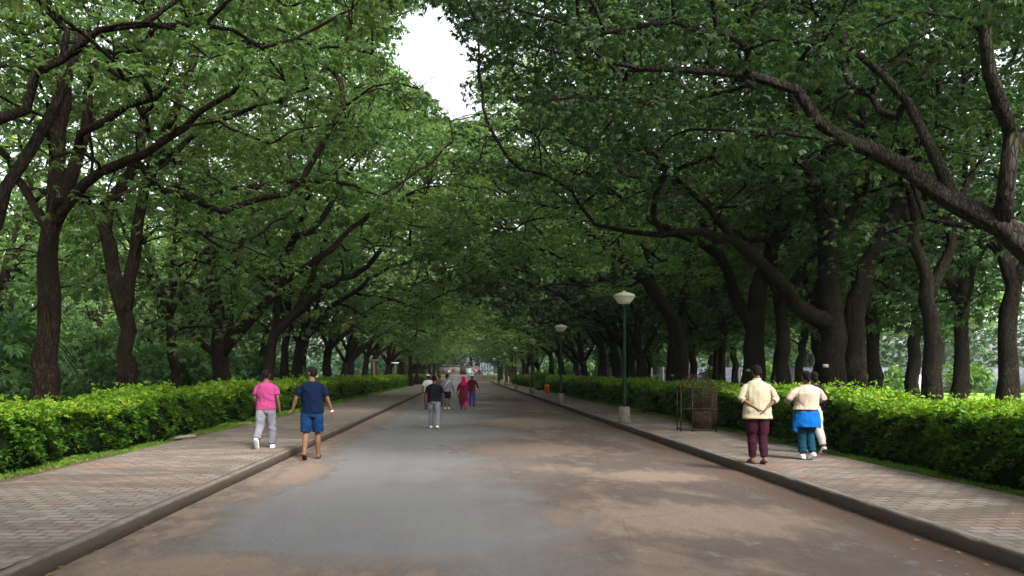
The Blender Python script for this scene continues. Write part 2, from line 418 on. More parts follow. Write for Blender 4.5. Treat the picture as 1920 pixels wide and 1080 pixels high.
make_tree('broadleaf_tree', 'leaning tree beside the brown one, limb sweeping right above the man in pink', 'tree', ROW_L, 14,
    [([BP(505, Y), P(507, 655, Y), P(530, 612, Y), P(560, 585, Y), P(610, 540, Y-.5), P(690, 500, Y-1), P(720, 460, Y-1)], .40, .12),
     ([P(510, 650, Y), P(520, 560, Y), P(500, 450, Y), P(520, 330, Y)], .25, .09),
     ([P(560, 588, Y), P(600, 480, Y), P(640, 380, Y), P(690, 300, Y)], .18, .07)],
    env_row(-9.3, Y, 1, 8.0, 6, 16.3, 5.5, lowf=7.5), 220, (M['bark_l'], M['leaf_lit']), 68, .21, .086, allow=allow_world)
# off-frame left tree whose limbs enter the picture
Y = 11.5
make_tree('broadleaf_tree', 'tree outside the left edge with dark limbs entering at upper left', 'tree', ROW_L, 15,
    [([np.array([-9.6, 11, .0]), np.array([-9.5, 11, 2.2]), np.array([-9.2, 11.3, 3.8])], .38, .30),
     ([np.array([-9.2, 11.3, 3.6]), P(-60, 470, 12.2), P(10, 350, 12.4), P(45, 290, 12.5), P(90, 215, 12.6), P(120, 120, 12.8)], .15, .09),
     ([np.array([-9.2, 11.3, 3.6]), P(-90, 300, 11.6), P(-20, 240, 11.8), P(45, 205, 12), P(70, 150, 12), P(120, 110, 12), P(190, 60, 12), P(270, 45, 12), P(380, 45, 12.2)], .15, .045),
     ([np.array([-9.2, 11.3, 3.8]), np.array([-10, 10, 7]), np.array([-11, 9, 10])], .2, .08)],
    env_row(-9.6, 11.5, 1, 7.0, 4.6, 13.5, 5.4, lowf=6.3), 110, (M['bark_r'], M['leaf_l']), 75, .16, .064, allow=allow_world)
# --- right row, near trees
make_tree('broadleaf_tree', 'great mossy grey limb slanting down from upper centre to the right edge', 'tree', ROW_R, 21,
    [([np.array([9.6, 11.2, 0]), np.array([9.5, 11.2, 1.5]), np.array([9.25, 11.5, 2.7]), P(1960, 490, 12)], .38, .27),
     ([P(1955, 500, 12), P(1880, 425, 12.2), P(1790, 380, 12.6), P(1700, 318, 13), P(1590, 268, 13.3), P(1540, 232, 13.4), P(1490, 172, 13.5), P(1400, 138, 13.6), P(1345, 132, 13.7)], .225, .08),
     ([P(1345, 132, 13.7), P(1200, 125, 14), P(1070, 108, 14.5), P(960, 70, 15)], .075, .02),
     ([P(1900, 450, 12.1), P(1888, 350, 12), P(1902, 250, 11.9), P(1862, 140, 11.8), P(1852, 0, 11.6), P(1860, -120, 11.6)], .15, .08),
     ([P(1780, 380, 12.6), P(1735, 250, 13), P(1700, 190, 13.4), P(1650, 140, 13.6), P(1560, 60, 14)], .13, .05),
     ([P(1895, 300, 12), P(1960, 200, 12), P(2050, 50, 12)], .14, .08),
     ([P(1560, 250, 13.3), P(1440, 245, 13.4), P(1345, 238, 13.5)], .06, .03)],
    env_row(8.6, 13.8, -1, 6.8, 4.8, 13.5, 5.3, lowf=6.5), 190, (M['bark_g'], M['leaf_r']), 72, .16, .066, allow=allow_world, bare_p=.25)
Y = 21.5
make_tree('broadleaf_tree', 'massive double trunked tree behind the walking woman, low arm arching left over the road', 'tree', ROW_R, 22,
    [([BP(1562, Y), P(1562, 640, Y), P(1558, 540, Y), P(1552, 460, Y), P(1535, 380, Y), P(1500, 300, Y), P(1480, 150, Y)], .50, .15),
     ([BP(1604, Y), P(1602, 640, Y+.1), P(1604, 560, Y+.1), P(1640, 470, Y), P(1680, 390, Y), P(1740, 290, Y), P(1800, 150, Y)], .38, .15),
     ([P(1556, 620, Y), P(1520, 590, Y-.3), P(1470, 545, Y-.5), P(1420, 488, Y-.7), P(1375, 455, Y-.9), P(1310, 436, Y-1), P(1240, 442, Y-1), P(1175, 438, Y-.8), P(1120, 420, Y-.6)], .27, .06),
     ([P(1556, 470, Y), P(1600, 390, Y+.3), P(1630, 300, Y+.5), P(1610, 180, Y+.6)], .2, .1),
     ([P(1380, 458, Y-.9), P(1330, 390, Y), P(1270, 330, Y), P(1180, 290, Y)], .13, .06)],
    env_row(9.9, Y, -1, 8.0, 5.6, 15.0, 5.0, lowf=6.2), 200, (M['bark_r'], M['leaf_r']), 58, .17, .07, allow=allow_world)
Y = 29.0
make_tree('broadleaf_tree', 'thick trunk rising behind the man in cream, forking left at mid height', 'tree', ROW_R, 23,
    [([BP(1411, Y), P(1413, 650, Y), P(1420, 570, Y), P(1435, 500, Y), P(1450, 430, Y), P(1440, 300, Y), P(1400, 180, Y)], .50, .14),
     ([P(1416, 610, Y), P(1388, 570, Y), P(1362, 505, Y-.3), P(1325, 462, Y-.5), P(1270, 440, Y-.8), P(1200, 400, Y-1), P(1130, 350, Y-1)], .28, .08),
     ([P(1430, 520, Y), P(1470, 430, Y+.4), P(1500, 330, Y+.5)], .2, .09),
     ([P(1362, 505, Y), P(1310, 400, Y), P(1230, 300, Y), P(1150, 220, Y)], .16, .07)],
    env_row(10.4, Y, -1, 8.6, 5.8, 15.6, 4.8, lowf=6.0), 215, (M['bark_r'], M['leaf_lit']), 70, .19, .078, allow=allow_world)
Y = 26.0
make_tree('broadleaf_tree', 'slimmer dark trunk between the man in cream and the woman in beige', 'tree', ROW_R, 24,
    [([BP(1467, Y), P(1467, 660, Y), P(1466, 590, Y), P(1480, 540, Y), P(1520, 490, Y), P(1560, 400, Y), P(1570, 250, Y)], .32, .1),
     ([P(1466, 600, Y), P(1450, 500, Y+.3), P(1462, 420, Y+.5), P(1475, 300, Y+.6)], .2, .09)],
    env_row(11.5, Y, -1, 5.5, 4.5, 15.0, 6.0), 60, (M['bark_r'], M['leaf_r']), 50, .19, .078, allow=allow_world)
Y = 38.0
make_tree('broadleaf_tree', 'tree with stout leaning trunk behind the lamp nearest the camera', 'tree', ROW_R, 25,
    [([BP(1272, Y), P(1270, 650, Y), P(1262, 600, Y), P(1230, 550, Y-.4), P(1180, 500, Y-.8), P(1110, 440, Y-1), P(1060, 400, Y-1.2)], .58, .12),
     ([P(1268, 640, Y), P(1285, 540, Y), P(1300, 440, Y), P(1280, 300, Y)], .3, .1),
     ([P(1230, 550, Y), P(1200, 440, Y), P(1160, 330, Y), P(1100, 260, Y)], .2, .08)],
    env_row(10, Y, -1, 8.8, 6, 16.5, 4.9, lowf=5.6), 230, (M['bark_r'], M['leaf_lit']), 68, .21, .086, allow=allow_world)
Y = 19.5
make_tree('broadleaf_tree', 'dark forked trunk right of the double trunk, beyond the right hedge', 'tree', ROW_R, 26,
    [([BP(1746, Y), P(1746, 640, Y), P(1742, 560, Y), P(1728, 490, Y), P(1712, 400, Y), P(1690, 250, Y)], .30, .1),
     ([P(1742, 570, Y), P(1768, 490, Y), P(1785, 420, Y), P(1830, 300, Y)], .19, .08)],
    env_row(12.8, Y, -1, 4.8, 4.2, 14.0, 5.0), 60, (M['bark_r'], M['leaf_r']), 52, .17, .07, allow=allow_world)
make_tree('broadleaf_tree', 'straight dark trunk beside the right edge of the photo', 'tree', ROW_R, 27,
    [([BP(1893, Y), P(1893, 640, Y), P(1897, 540, Y), P(1880, 430, Y), P(1900, 250, Y)], .32, .1),
     ([P(1895, 560, Y), P(1930, 470, Y), P(1990, 380, Y)], .17, .08)],
    env_row(14.8, Y, -1, 5.0, 4.5, 13.5, 3.6), 70, (M['bark_r'], M['leaf_r']), 52, .17, .07, allow=allow_world)

# --- copies of a few grown shapes for the long rows and the woods
def grow_variant(seed, mats, kind):
    rng = np.random.default_rng(seed); T = Tree(rng)
    if kind == 'row':
        fk = rng.uniform(2.2, 3.6); ln = rng.uniform(.1, .5)
        T.limb([(0, 0, 0), (ln*.3, 0, fk*.5), (ln, rng.normal(0, .15), fk)], .34, .27)
        for a, el, ll, r in ((rng.normal(0, .25), 42, 9.0, .19), (rng.uniform(.6, 1.2), 62, 8, .15), (rng.uniform(-1.2, -.6), 58, 8, .14), (rng.uniform(2.3, 3.9), 60, 7, .14), (rng.normal(0, .5), 78, 10, .16)):
            h = np.array([math.cos(a), math.sin(a), 0]); p0 = np.array(T.pos[-1] if False else (ln, 0, fk)); e = R(el)
            T.limb([p0, p0+(h*math.cos(e)+np.array([0, 0, math.sin(e)]))*ll*.33, p0+(h*math.cos(e)*1.05+np.array([0, 0, math.sin(e)*.95]))*ll*.66+rng.normal(0, .3, 3), p0+(h*math.cos(e)*1.2+np.array([0, 0, math.sin(e)*.85]))*ll+rng.normal(0, .4, 3)], r, .06, .6, .06)
        allow = lambda p: np.atleast_2d(p)[:, 2] > 3.6
        f, lo, hi = env_row(0, 0, 1, 9.2, 6, 15.8, 3.8, allow); n, per, Ln, W, cr = 150, 26, .30, .13, 1.0
    else:
        fk = rng.uniform(3.5, 5)
        T.limb([(0, 0, 0), (rng.normal(0, .15), 0, fk*.5), (rng.normal(0, .2), rng.normal(0, .2), fk)], .25, .2)
        top = T.pos[-1]
        for j in range(4):
            a = j*1.57+rng.uniform(-.4, .4); e = R(rng.uniform(50, 80)); h = np.array([math.cos(a), math.sin(a), 0])
            T.limb([top, top+(h*math.cos(e)+np.array([0, 0, math.sin(e)]))*2.5, top+(h*math.cos(e)+np.array([0, 0, math.sin(e)]))*6], .14, .05, .6, .06)
        allow = lambda p: np.atleast_2d(p)[:, 2] > 3.2
        f, lo, hi = env_row(0, 0, 0, 5.0, 5.0, 13.5, 3.4, allow); n, per, Ln, W, cr = 90, 26, .30, .13, 1.05
    tg = pick_targets(rng, f, lo, hi, n, 1.3); ends = T.connect(tg, 3.0 if kind == 'row' else 2.8); T.radii(.02)
    wm, lm = MB(), MB(); T.wood(wm); T.foliage(lm, None, ends, rng, int(per*1.3), cr, Ln*.86, W*.82, 6)
    return wm.mesh('trunk', None, True), lm.mesh('crown', np.concatenate(lm.m))
VAR = {'row': [grow_variant(100+i, None, 'row') for i in range(4)], 'wood': [grow_variant(200+i, None, 'wood') for i in range(4)]}
def place_tree(kind, i, x, y, rz, sc, mb_, ml_, name, label, group, z=0):
    wme, lme = VAR[kind][i % 4]
    key = (kind, i % 4, mb_, ml_)
    if key not in CACHE:
        if not wme.materials: wme.materials.append(M[mb_]); lme.materials.append(M[ml_])
        CACHE[key] = True
    root = empty(name, (x, y, z), rz); root.scale = (sc, sc, sc*1.0); tag(root, label, 'tree', group)
    for nm, me, mt in (('trunk', wme, mb_), ('crown', lme, ml_)):
        o = bpy.data.objects.new(nm, me); COL.objects.link(o); o.parent = root
        o.material_slots[0].link = 'OBJECT'; o.material_slots[0].material = M[mt]
    return root
CACHE = {}
ORD = ['first', 'second', 'third', 'fourth', 'fifth', 'sixth', 'seventh', 'eighth', 'ninth', 'tenth', 'eleventh', 'twelfth', 'thirteenth', 'fourteenth', 'fifteenth', 'sixteenth', 'seventeenth', 'eighteenth', 'nineteenth', 'twentieth']
rg = np.random.default_rng(5)
ys = [46.5, 53, 60, 67.5, 76, 85, 94, 104, 115, 127, 139]
for i, y in enumerate(ys):
    place_tree('row', i, -9.6+rg.normal(0, .3), y+rg.normal(0, .4), R(rg.normal(0, 9)), rg.uniform(.96, 1.1), 'bark_l', 'leaf_lit', 'broadleaf_tree',
               f'{ORD[i]} tree of the left row beyond the leaning one, crown over the pavement', ROW_L)
ys = [44, 49.5, 56, 63, 70, 78, 87, 96, 106, 117, 128, 140]
for i, y in enumerate(ys):
    place_tree('row', i+2, 10.4+rg.normal(0, .4), y+rg.normal(0, .4), R(180+rg.normal(0, 9)), rg.uniform(.96, 1.1), 'bark_r', 'leaf_lit' if i > 2 else 'leaf_r', 'broadleaf_tree',
               f'{ORD[i]} dark trunk of the right row past the nearest lamp', ROW_R)
for j, (x, y) in enumerate(((-9.8, -1.5), (10.6, -1.5), (-9.8, -10), (10.4, -10), (-3.5, -8), (4.5, -12), (-9.5, -18), (10.5, -19))):  # out of view, added to cast shade on the foreground
    place_tree('row', j, x, y, R(0 if x < 0 else 180), 1.0, 'bark_l', 'leaf_l', 'broadleaf_tree', f'{ORD[j]} of the unseen trees added beside and behind the viewer to shade the nearest road', 'trees beside and behind the viewer')
def wood_tree(i, x, y, mb_, ml_, label, group, s=1.0, z=0):
    return place_tree('wood', i, x, y, rg.uniform(0, 6.3), s*rg.uniform(.9, 1.15), mb_, ml_, 'woodland_tree', label, group, z)
# woods on the left
GL = 'trees of the wood on the left'; GR = 'trees beyond the lawn on the right'
k = 0
for ri, (x, y0, dy, n) in enumerate(((-15.5, 20, 9.5, 6), (-20.5, 26, 11, 6), (-27, 34, 12, 6), (-36, 44, 14, 5), (-48, 60, 16, 4))):
    for j in range(n):
        k += 1; xx, yy = x+rg.normal(0, 1), y0+dy*j+rg.normal(0, 1)
        if (-.56 < xx/yy < -.41 and yy < 58) or yy < 33 and x < -14 and j < 1: continue
        wood_tree(k, xx, yy, 'bark_l', 'leaf_lit', f'{ORD[j]} thin tree of the {ORD[ri+1]} rank back in the left wood', GL, 1.0 if x > -30 else 1.25)
# thin trunk seen between the forked and the brown tree
place_tree('wood', 1, (330-PX)/F*28, 28, 1.0, .74, 'bark_l', 'leaf_l', 'woodland_tree', 'thin straight trunk between the forked tree and the brown trunked tree', ROW_L)
place_tree('wood', 2, (533-PX)/F*46, 46, 2.0, 1.05, 'bark_l', 'leaf_lit', 'woodland_tree', 'straight pale trunk seen over the shoulder of the man in pink', ROW_L)
# right: thin trees on the lawn edge, then a belt far behind
for j, (px, y) in enumerate(((1642, 27), (1711, 29), (1792, 23.5), (1500, 40), (1345, 46), (1380, 52))):
    lab = ['thin trunk on the lawn directly right of the double trunk', 'thin trunk on the lawn left of the forked tree', 'thin trunk on the lawn right of the forked tree', 'slim trunk seen past the slimmer dark trunk near the woman', 'slim bent tree behind the rusty cage', 'slim tree between the rusty cage and the man in cream'][j]
    place_tree('wood', j, (px-PX)/F*y, y, j*1.3, .92, 'bark_r', 'leaf_r', 'woodland_tree', lab, GR)
for ri, (x, y0, dy, n) in enumerate(((18.5, 38, 11, 6), (28, 62, 12, 6), (40, 66, 14, 5), (54, 70, 17, 4))):
    for j in range(n):
        k += 1
        wood_tree(k, x+rg.normal(0, 1.2), y0+dy*j+rg.normal(0, 1), 'bark_r', 'leaf_r' if ri == 0 else 'leaf_lit', f'{ORD[j]} tree of the {ORD[ri]} rank behind the right row', GR, 1.0 if x < 40 else 1.2)
for j, (x, y) in enumerate(((-8.8, 153), (9.8, 154), (-9.2, 166), (10.4, 168), (-9.6, 180), (10.6, 183), (-10.2, 195), (11, 197), (-8.5, 209), (9.5, 211), (-9, 224), (11.5, 226))):
    place_tree('row', j, x, y, R(0 if x < 0 else 180), 1.08, 'bark_l', 'leaf_d' if y > 185 else 'leaf_lit', 'broadleaf_tree', f'{ORD[j//2]} hazy tree past the pale crossing strip on the {"left" if x < 0 else "right"} of the road', 'trees past the crossing strip', 0)
for j in range(9):
    for sd in (-1, 1):
        y = 98+j*12+(4 if sd > 0 else 0)+rg.normal(0, 1)
        wood_tree(j*2+(sd > 0), sd*7.4+.6+rg.normal(0, .4), y, 'bark_l', 'leaf_d' if y > 150 else 'leaf_lit', f'{ORD[j]} low crowned tree drooping over the far {"left" if sd < 0 else "right"} kerb', 'low crowned trees along the far kerbs', .95)
for j in range(11):
    wood_tree(j+1, 14.2+rg.normal(0, .7), 33+j*7.5+rg.normal(0, 1), 'bark_r', 'leaf_r', f'{ORD[j]} slim dark trunk of the line just behind the right row', 'slim trunks behind the right row', .95)
# trees closing the far end
def gz(y): 
    t = np.clip((np.asarray(y, float)-150)/65, 0, 1); return 1.25*t*t*(3-2*t)
for j, (x, y, s) in enumerate(((-24, 178, 1.3), (-12, 170, 1.2), (-16, 196, 1.3), (14, 172, 1.25), (24, 184, 1.3), (15, 200, 1.3), (-14, 240, 1.5), (-3, 236, 1.5), (7, 240, 1.5), (17, 246, 1.6), (29, 236, 1.5), (-27, 238, 1.6), (-8, 247, 1.5), (2, 250, 1.7), (12, 252, 1.7), (22, 236, 1.5))):
    wood_tree(j, x, y, 'bark_l', 'leaf_d', f'{ORD[j]} hazy tree closing the view where the road ends', 'trees at the far end of the road', s, float(gz(y)))

rw = np.random.default_rng(61); lm = MB()
def belt(n, x0, x1, y0, y1, z0, z1, top):
    x = rw.uniform(x0, x1, n); y = rw.uniform(y0, y1, n)
    prof = .72+.14*np.sin(y*.21+x*.1)+.10*np.sin(x*.33+y*.07)+.06*np.sin(y*.9+x*.8)
    z = z0+(z1-z0)*rw.uniform(0, 1, n)*prof
    keep = np.sin(x*.7+z*.6)+np.sin(y*.6+z*.9+x*.2)+rw.normal(0, .9, n) > -.5
    p = np.stack([x, y, z], 1)[keep]; qx, qy = proj(p); p = p[~((qx > 150) & (qx < 208) & (qy < 365+20*np.sin(qx*.1)) & (qy > 230))]; m = len(p)
    sprigs(lm, p, rw.normal(0, 1, (m, 3))+[0, 0, .2], rw, 6, .75, .34, vbase=np.clip(.45+.2*np.sin(p[:, 1]*.35+p[:, 2]*.5)+rw.normal(0, .1, m), 0, 1))
belt(15000, -66, -46, 18, 260, 0, 15, 0); belt(9000, 62, 84, 50, 250, 1, 15, 0); belt(9000, -60, 80, 252, 275, 1, 22, 0); belt(2500, 38, 62, 80, 160, 2, 12, 0)
belt(3500, -20, 22, 236, 248, 2.2, 16, 0); belt(2500, -30, -14, 110, 200, .5, 9, 0); belt(2500, 14, 34, 120, 210, .5, 9, 0)
o = lm.build('distant_woodland', M['leaf_d'], None, False, np.concatenate(lm.m)); tag(o, 'far-off mass of woodland foliage behind all the trees', 'woodland', None, 'stuff')
# ------------------------------------------------------------------ shrubs, hedges, grass
def bush_mesh(seed, r=1.5, h=1.8, n=900, Ln=.2, W=.08, k=6):
    rng = np.random.default_rng(seed); lm = MB(); wm = MB()
    for j in range(9):
        a = rng.uniform(0, 6.28); q = np.array([math.cos(a)*r*.6, math.sin(a)*r*.6, h*rng.uniform(.6, .95)])
        wm.tube([(0, 0, -.1), q*[.35, .35, .5], q], [.03, .02, .01], 5)
    cs = [np.array([rng.normal(0, r*.42), rng.normal(0, r*.42), h*rng.uniform(.25, .8)]) for _ in range(16)]
    for c in cs:
        m = n//16; d = unit(rng.normal(0, 1, (m, 3))); p = c+d*rng.uniform(.4, 1, (m, 1))*np.array([r*.42, r*.42, h*.22]); p[:, 2] = np.abs(p[:, 2])
        sprigs(lm, p, d+[0, 0, .3], rng, k, Ln, W, vbase=np.clip(rng.uniform(.3, .65)+rng.normal(0, .1, m), 0, 1))
    return wm.mesh('stem', None, True), lm.mesh('foliage', np.concatenate(lm.m))
BV = [bush_mesh(300+i) for i in range(3)]
def place_bush(i, x, y, s, sz, mat, label, group, z=GZ, name='bush'):
    root = empty(name, (x, y, z), i*1.7); root.scale = (s, s, s*sz); tag(root, label, 'bush', group)
    for nm, me, mt in (('stem', BV[i % 3][0], 'bark_l'), ('foliage', BV[i % 3][1], mat)):
        if not me.materials: me.materials.append(M[mt])
        o = bpy.data.objects.new(nm, me); COL.objects.link(o); o.parent = root
        o.material_slots[0].link = 'OBJECT'; o.material_slots[0].material = M[mt]
BG = 'bushes of the undergrowth behind the left hedge'
kb = 0
for ri, (x, y0, dy, n, s) in enumerate(((-13.5, 17, 5, 11, 1.2), (-19, 22, 6, 10, 1.7), (-27, 30, 7.5, 9, 2.3), (-38, 40, 9, 8, 3.0))):
    for j in range(n):
        kb += 1
        place_bush(kb, x+rg.normal(0, .8), y0+dy*j+rg.normal(0, .8), s*rg.uniform(.85, 1.2), rg.uniform(.9, 1.3), 'leaf_b', f'{ORD[j]} dark bush from the left in the {ORD[ri]} line of undergrowth behind the left trees', BG)
place_bush(1, -8.9, 62, .85, 1.0, 'leaf_b', 'round dark green bush rising over the left hedge', None)
place_bush(2, (1010-PX)/F*72, 72, .7, 1.4, 'leaf_y', 'yellowish bush above the right hedge left of the second lamp', None)
place_bush(0, -8.3, 17.3, .5, 1.2, 'leaf_b', 'leafy sprout standing above the left hedge beside the dark trunk', None)
GB2 = 'bright bushes beyond the lawn on the right'
for j in range(9):
    place_bush(j, 17+j*4.6+rg.normal(0, .5), 55+rg.normal(0, 1.5), 1.15*rg.uniform(.8, 1.2), 1.15, 'leaf_y', f'{ORD[j]} bright bush from the left against the grey panel wall beyond the lawn', GB2)
for j in range(6):
    place_bush(j+1, 15.5+rg.normal(0, .6), 66+j*14, 1.9, 1.1, 'leaf_b', f'{ORD[j]} dark bush behind the far right row trunks', 'bushes behind the right row')
for j, (x, y, s) in enumerate(((-13, 160, 2), (-17, 176, 2.4), (12.5, 158, 2), (17, 172, 2.4), (-9.5, 222, 2.2), (12, 225, 2.4), (20, 224, 2.4))):
    place_bush(j, x, y, s, 1.2, 'leaf_b', f'{ORD[j]} bush around the far road junction', 'bushes at the far junction', float(gz(y)))

def hedge(label, x0, x1, y0, y1, h, side, seed, group, dens=1.0, bump=.16):
    rng = np.random.default_rng(seed); mb = MB(); lm = MB(); z0 = .06
    ny = max(3, int((y1-y0)/.5)); yy = np.linspace(y0+.1, y1-.1, ny); out = []
    ph = rng.uniform(0, 6, 4)
    def dx(y): return bump*(np.sin(y*.9+ph[0])+.6*np.sin(y*2.3+ph[1]))
    def hz(y): return h+bump*.55*(np.sin(y*.7+ph[2])+.7*np.sin(y*1.9+ph[3]))
    for y in yy:
        d = float(dx(y)); H = float(hz(y)); i = .13; a, b = (x0+i+(d if side > 0 else 0), x1-i+(d if side < 0 else 0))
        out.append(np.array([(a+.08, y, z0), (a, y, H*.5), (a+.08, y, H-.22), (a+.3, y, H-.12), (b-.3, y, H-.12), (b-.08, y, H-.22), (b, y, H*.5), (b-.08, y, z0)]))
    mb.rings(out)
    # leaves: density and size follow the distance
    segs = np.arange(y0, y1, 2.0)
    face = x1 if side < 0 else x0; inward = -1 if side < 0 else 1   # face looks to the road
    for s in segs:
        e = min(s+2, y1); d = max(s, 7.5); sc = np.clip(d/13, .8, 5.0); n = int(2150*dens*(e-s)/2/sc**1.55)
        # road face, top, and the ends
        nf = int(n*.6)
        y = rng.uniform(s, e, nf); z = rng.uniform(.02, 1, nf)**.85*(hz(y)-.02)+z0*.5; thick = rng.uniform(0, .2, nf)
        hole = np.sin(y*5.1+z*4)*np.sin(z*9+y*2.1+ph[0])
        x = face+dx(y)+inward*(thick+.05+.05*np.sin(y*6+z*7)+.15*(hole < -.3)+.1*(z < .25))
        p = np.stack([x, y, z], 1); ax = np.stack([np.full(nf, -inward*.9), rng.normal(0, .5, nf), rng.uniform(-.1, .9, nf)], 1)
        vb = np.clip(.10+.5*(z/h)**1.8+rng.normal(0, .12, nf), 0, 1)*np.where(hole < -.3, .5, 1)  # shade painted into leaf colour: darker low down and inside the holes
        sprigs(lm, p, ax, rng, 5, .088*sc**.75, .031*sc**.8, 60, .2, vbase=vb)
        nt = int(n*.55); y = rng.uniform(s, e, nt); x = rng.uniform(x0+.05, x1-.05, nt)
        edge = np.minimum(x-x0, x1-x)
        z = hz(y)-.14*np.exp(-edge/.12)+rng.uniform(-.08, .06, nt)+.035*np.sin(x*9+y*7)
        p = np.stack([x, y, z], 1); ax = np.stack([rng.normal(0, .45, nt), rng.normal(0, .45, nt), np.full(nt, 1.0)], 1)
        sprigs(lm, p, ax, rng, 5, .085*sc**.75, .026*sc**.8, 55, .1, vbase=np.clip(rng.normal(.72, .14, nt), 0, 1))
        # stray shoots
        ns = max(3, int(30/sc)); y = rng.uniform(s, e, ns); x = rng.uniform(x0+.1, x1-.1, ns)
        for a, b in zip(x, y):
            t = rng.uniform(.05, .24); q = np.array([a+rng.normal(0, .04), b+rng.normal(0, .04), hz(b)+t]); m = 4
            pp = np.stack([np.linspace(a, q[0], m), np.linspace(b, q[1], m), np.linspace(hz(b)-.05, q[2], m)], 1)
            sprigs(lm, pp, np.tile([0, 0, 1.0], (m, 1))+rng.normal(0, .4, (m, 3)), rng, 4, .07*sc**.6, .026*sc**.6, 70, .1, vbase=np.full(m, .75))
    for yend, dr in ((y0, -1), (y1, 1)):
        sc = np.clip(yend/13, .8, 5); n = int(1500*(x1-x0)*h/sc**1.7*dens); x = rng.uniform(x0, x1, n); z = rng.uniform(z0, h, n)
        p = np.stack([x, yend+rng.uniform(-.12, .05, n)*dr, z], 1); ax = np.stack([rng.normal(0, .5, n), np.full(n, dr*.9), rng.uniform(0, .8, n)], 1)
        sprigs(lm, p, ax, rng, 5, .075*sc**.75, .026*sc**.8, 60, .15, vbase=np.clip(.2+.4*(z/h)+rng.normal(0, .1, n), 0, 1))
    c = np.array([(x0+x1)/2, (y0+y1)/2, 0])
    for q in (mb, lm): q.v = [v-c for v in q.v]
    root = empty('hedge', c); tag(root, label, 'hedge', group)
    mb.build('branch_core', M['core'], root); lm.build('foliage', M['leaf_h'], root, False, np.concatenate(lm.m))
HG = 'clipped hedges along the pavements'
hedge('near clipped hedge at the lower left, full down to the soil', -8.5, -6.95, 7.2, 18.9, 1.10, -1, 401, HG)
hedge('long clipped hedge behind the left pavement, running into the distance', -8.6, -7.15, 19.6, 99, 1.18, -1, 402, HG)
hedge('small bright hedge block past the far end of the left hedge', -8.4, -6.0, 112, 124, 1.25, -1, 403, HG)
hedge('long clipped hedge behind the right pavement, from the frame edge to the lamps', 7.15, 8.6, 5.8, 120, 1.19, 1, 404, HG)

def grass(name, label, regions, seed, hgt=.09, wd=.014, hug=None):
    rng = np.random.default_rng(seed); lm = MB()
    for (x0, x1, y0, y1, n, sc) in regions:
        x = rng.uniform(x0, x1, n); y = rng.uniform(y0, y1, n)
        keep = (np.sin(x*3.1+y*1.3)+np.sin(y*.9-x)+rng.normal(0, .8, n)) > -.6 if hug is None else np.ones(n, bool)
        x, y = x[keep], y[keep]; m = len(x)
        sprigs(lm, np.stack([x, y, np.full(m, GZ-.005)], 1), np.tile([0, 0, 1.0], (m, 1))+rng.normal(0, .35, (m, 3)), rng, 4, hgt*sc, wd*sc*.8, 35, .05)
    o = lm.build(name, M['grass'], None, False, np.concatenate(lm.m)); tag(o, label, 'grass', None, 'stuff')
grass('grass', 'short green grass along both hedge feet', [(-7.3, -6.72, 11, 24, 3300, .9), (-7.3, -6.62, 24, 60, 5000, 1.5), (-7.3, -6.62, 60, 110, 3000, 2.2), (7.0, 7.35, 6, 14, 4200, .9), (6.95, 7.3, 14, 30, 3600, 1.2), (7.0, 7.3, 30, 90, 3000, 2)], 51)

# ------------------------------------------------------------------ ground, road, pavements
def sheet(name, x0, x1, ys, zf, mat, xs=None, smooth=True):
    mb = MB(); xs = np.linspace(x0, x1, 9) if xs is None else np.array(xs); V = []
    for y in ys:
        for x in xs: V.append((x, y, zf(x, y)))
    nx = len(xs); q = [[i*nx+j, i*nx+j+1, (i+1)*nx+j+1, (i+1)*nx+j] for i in range(len(ys)-1) for j in range(nx-1)]
    mb.add(V, q); o = mb.build(name, mat, None, smooth); return o
def gcoord(nt):
    g = nt.nodes.new('ShaderNodeNewGeometry').outputs['Position']; s = nt.nodes.new('ShaderNodeSeparateXYZ'); L(nt, g, s.inputs[0]); return g, s
# earth / lawn
m, nt, out = newmat('earth_and_lawn'); g, s = gcoord(nt)
n1 = noise(nt, g, .35, 5); n2 = noise(nt, g, 6, 6, .7)
earth = ramp(nt, n2.outputs[0], [(.3, (.045, .030, .020)), (.7, (.13, .085, .055))])
green = ramp(nt, n2.outputs[0], [(.3, (.07, .14, .02)), (.7, (.20, .32, .04))])
lawn = math_(nt, 'MULTIPLY', step(nt, s.outputs[0], 9.5, 12.5), math_(nt, 'SUBTRACT', 1.0, step(nt, s.outputs[1], 95, 110)))
lawn = math_(nt, 'MAXIMUM', lawn, step(nt, n1.outputs[0], .5, .6))
bsdf(nt, out, mix(nt, lawn, earth, green), .95, .1, n2.outputs[0], .6, .05); M['ground'] = m
xs = [-400, -150, -60, -20, -6.6, -6.5, 0, 6.9, 7.0, 20, 60, 150, 400]
ys = [-60, -5, 5, 20, 50, 100, 148, 160, 170, 180, 190, 200, 215, 260, 400, 700]
sheet('ground', 0, 0, ys, lambda x, y: float(gz(y))+(GZ if (x <= -6.55 or x >= 6.95) and y < 149 else -.06 if y < 149 else -.04), M['ground'], xs)
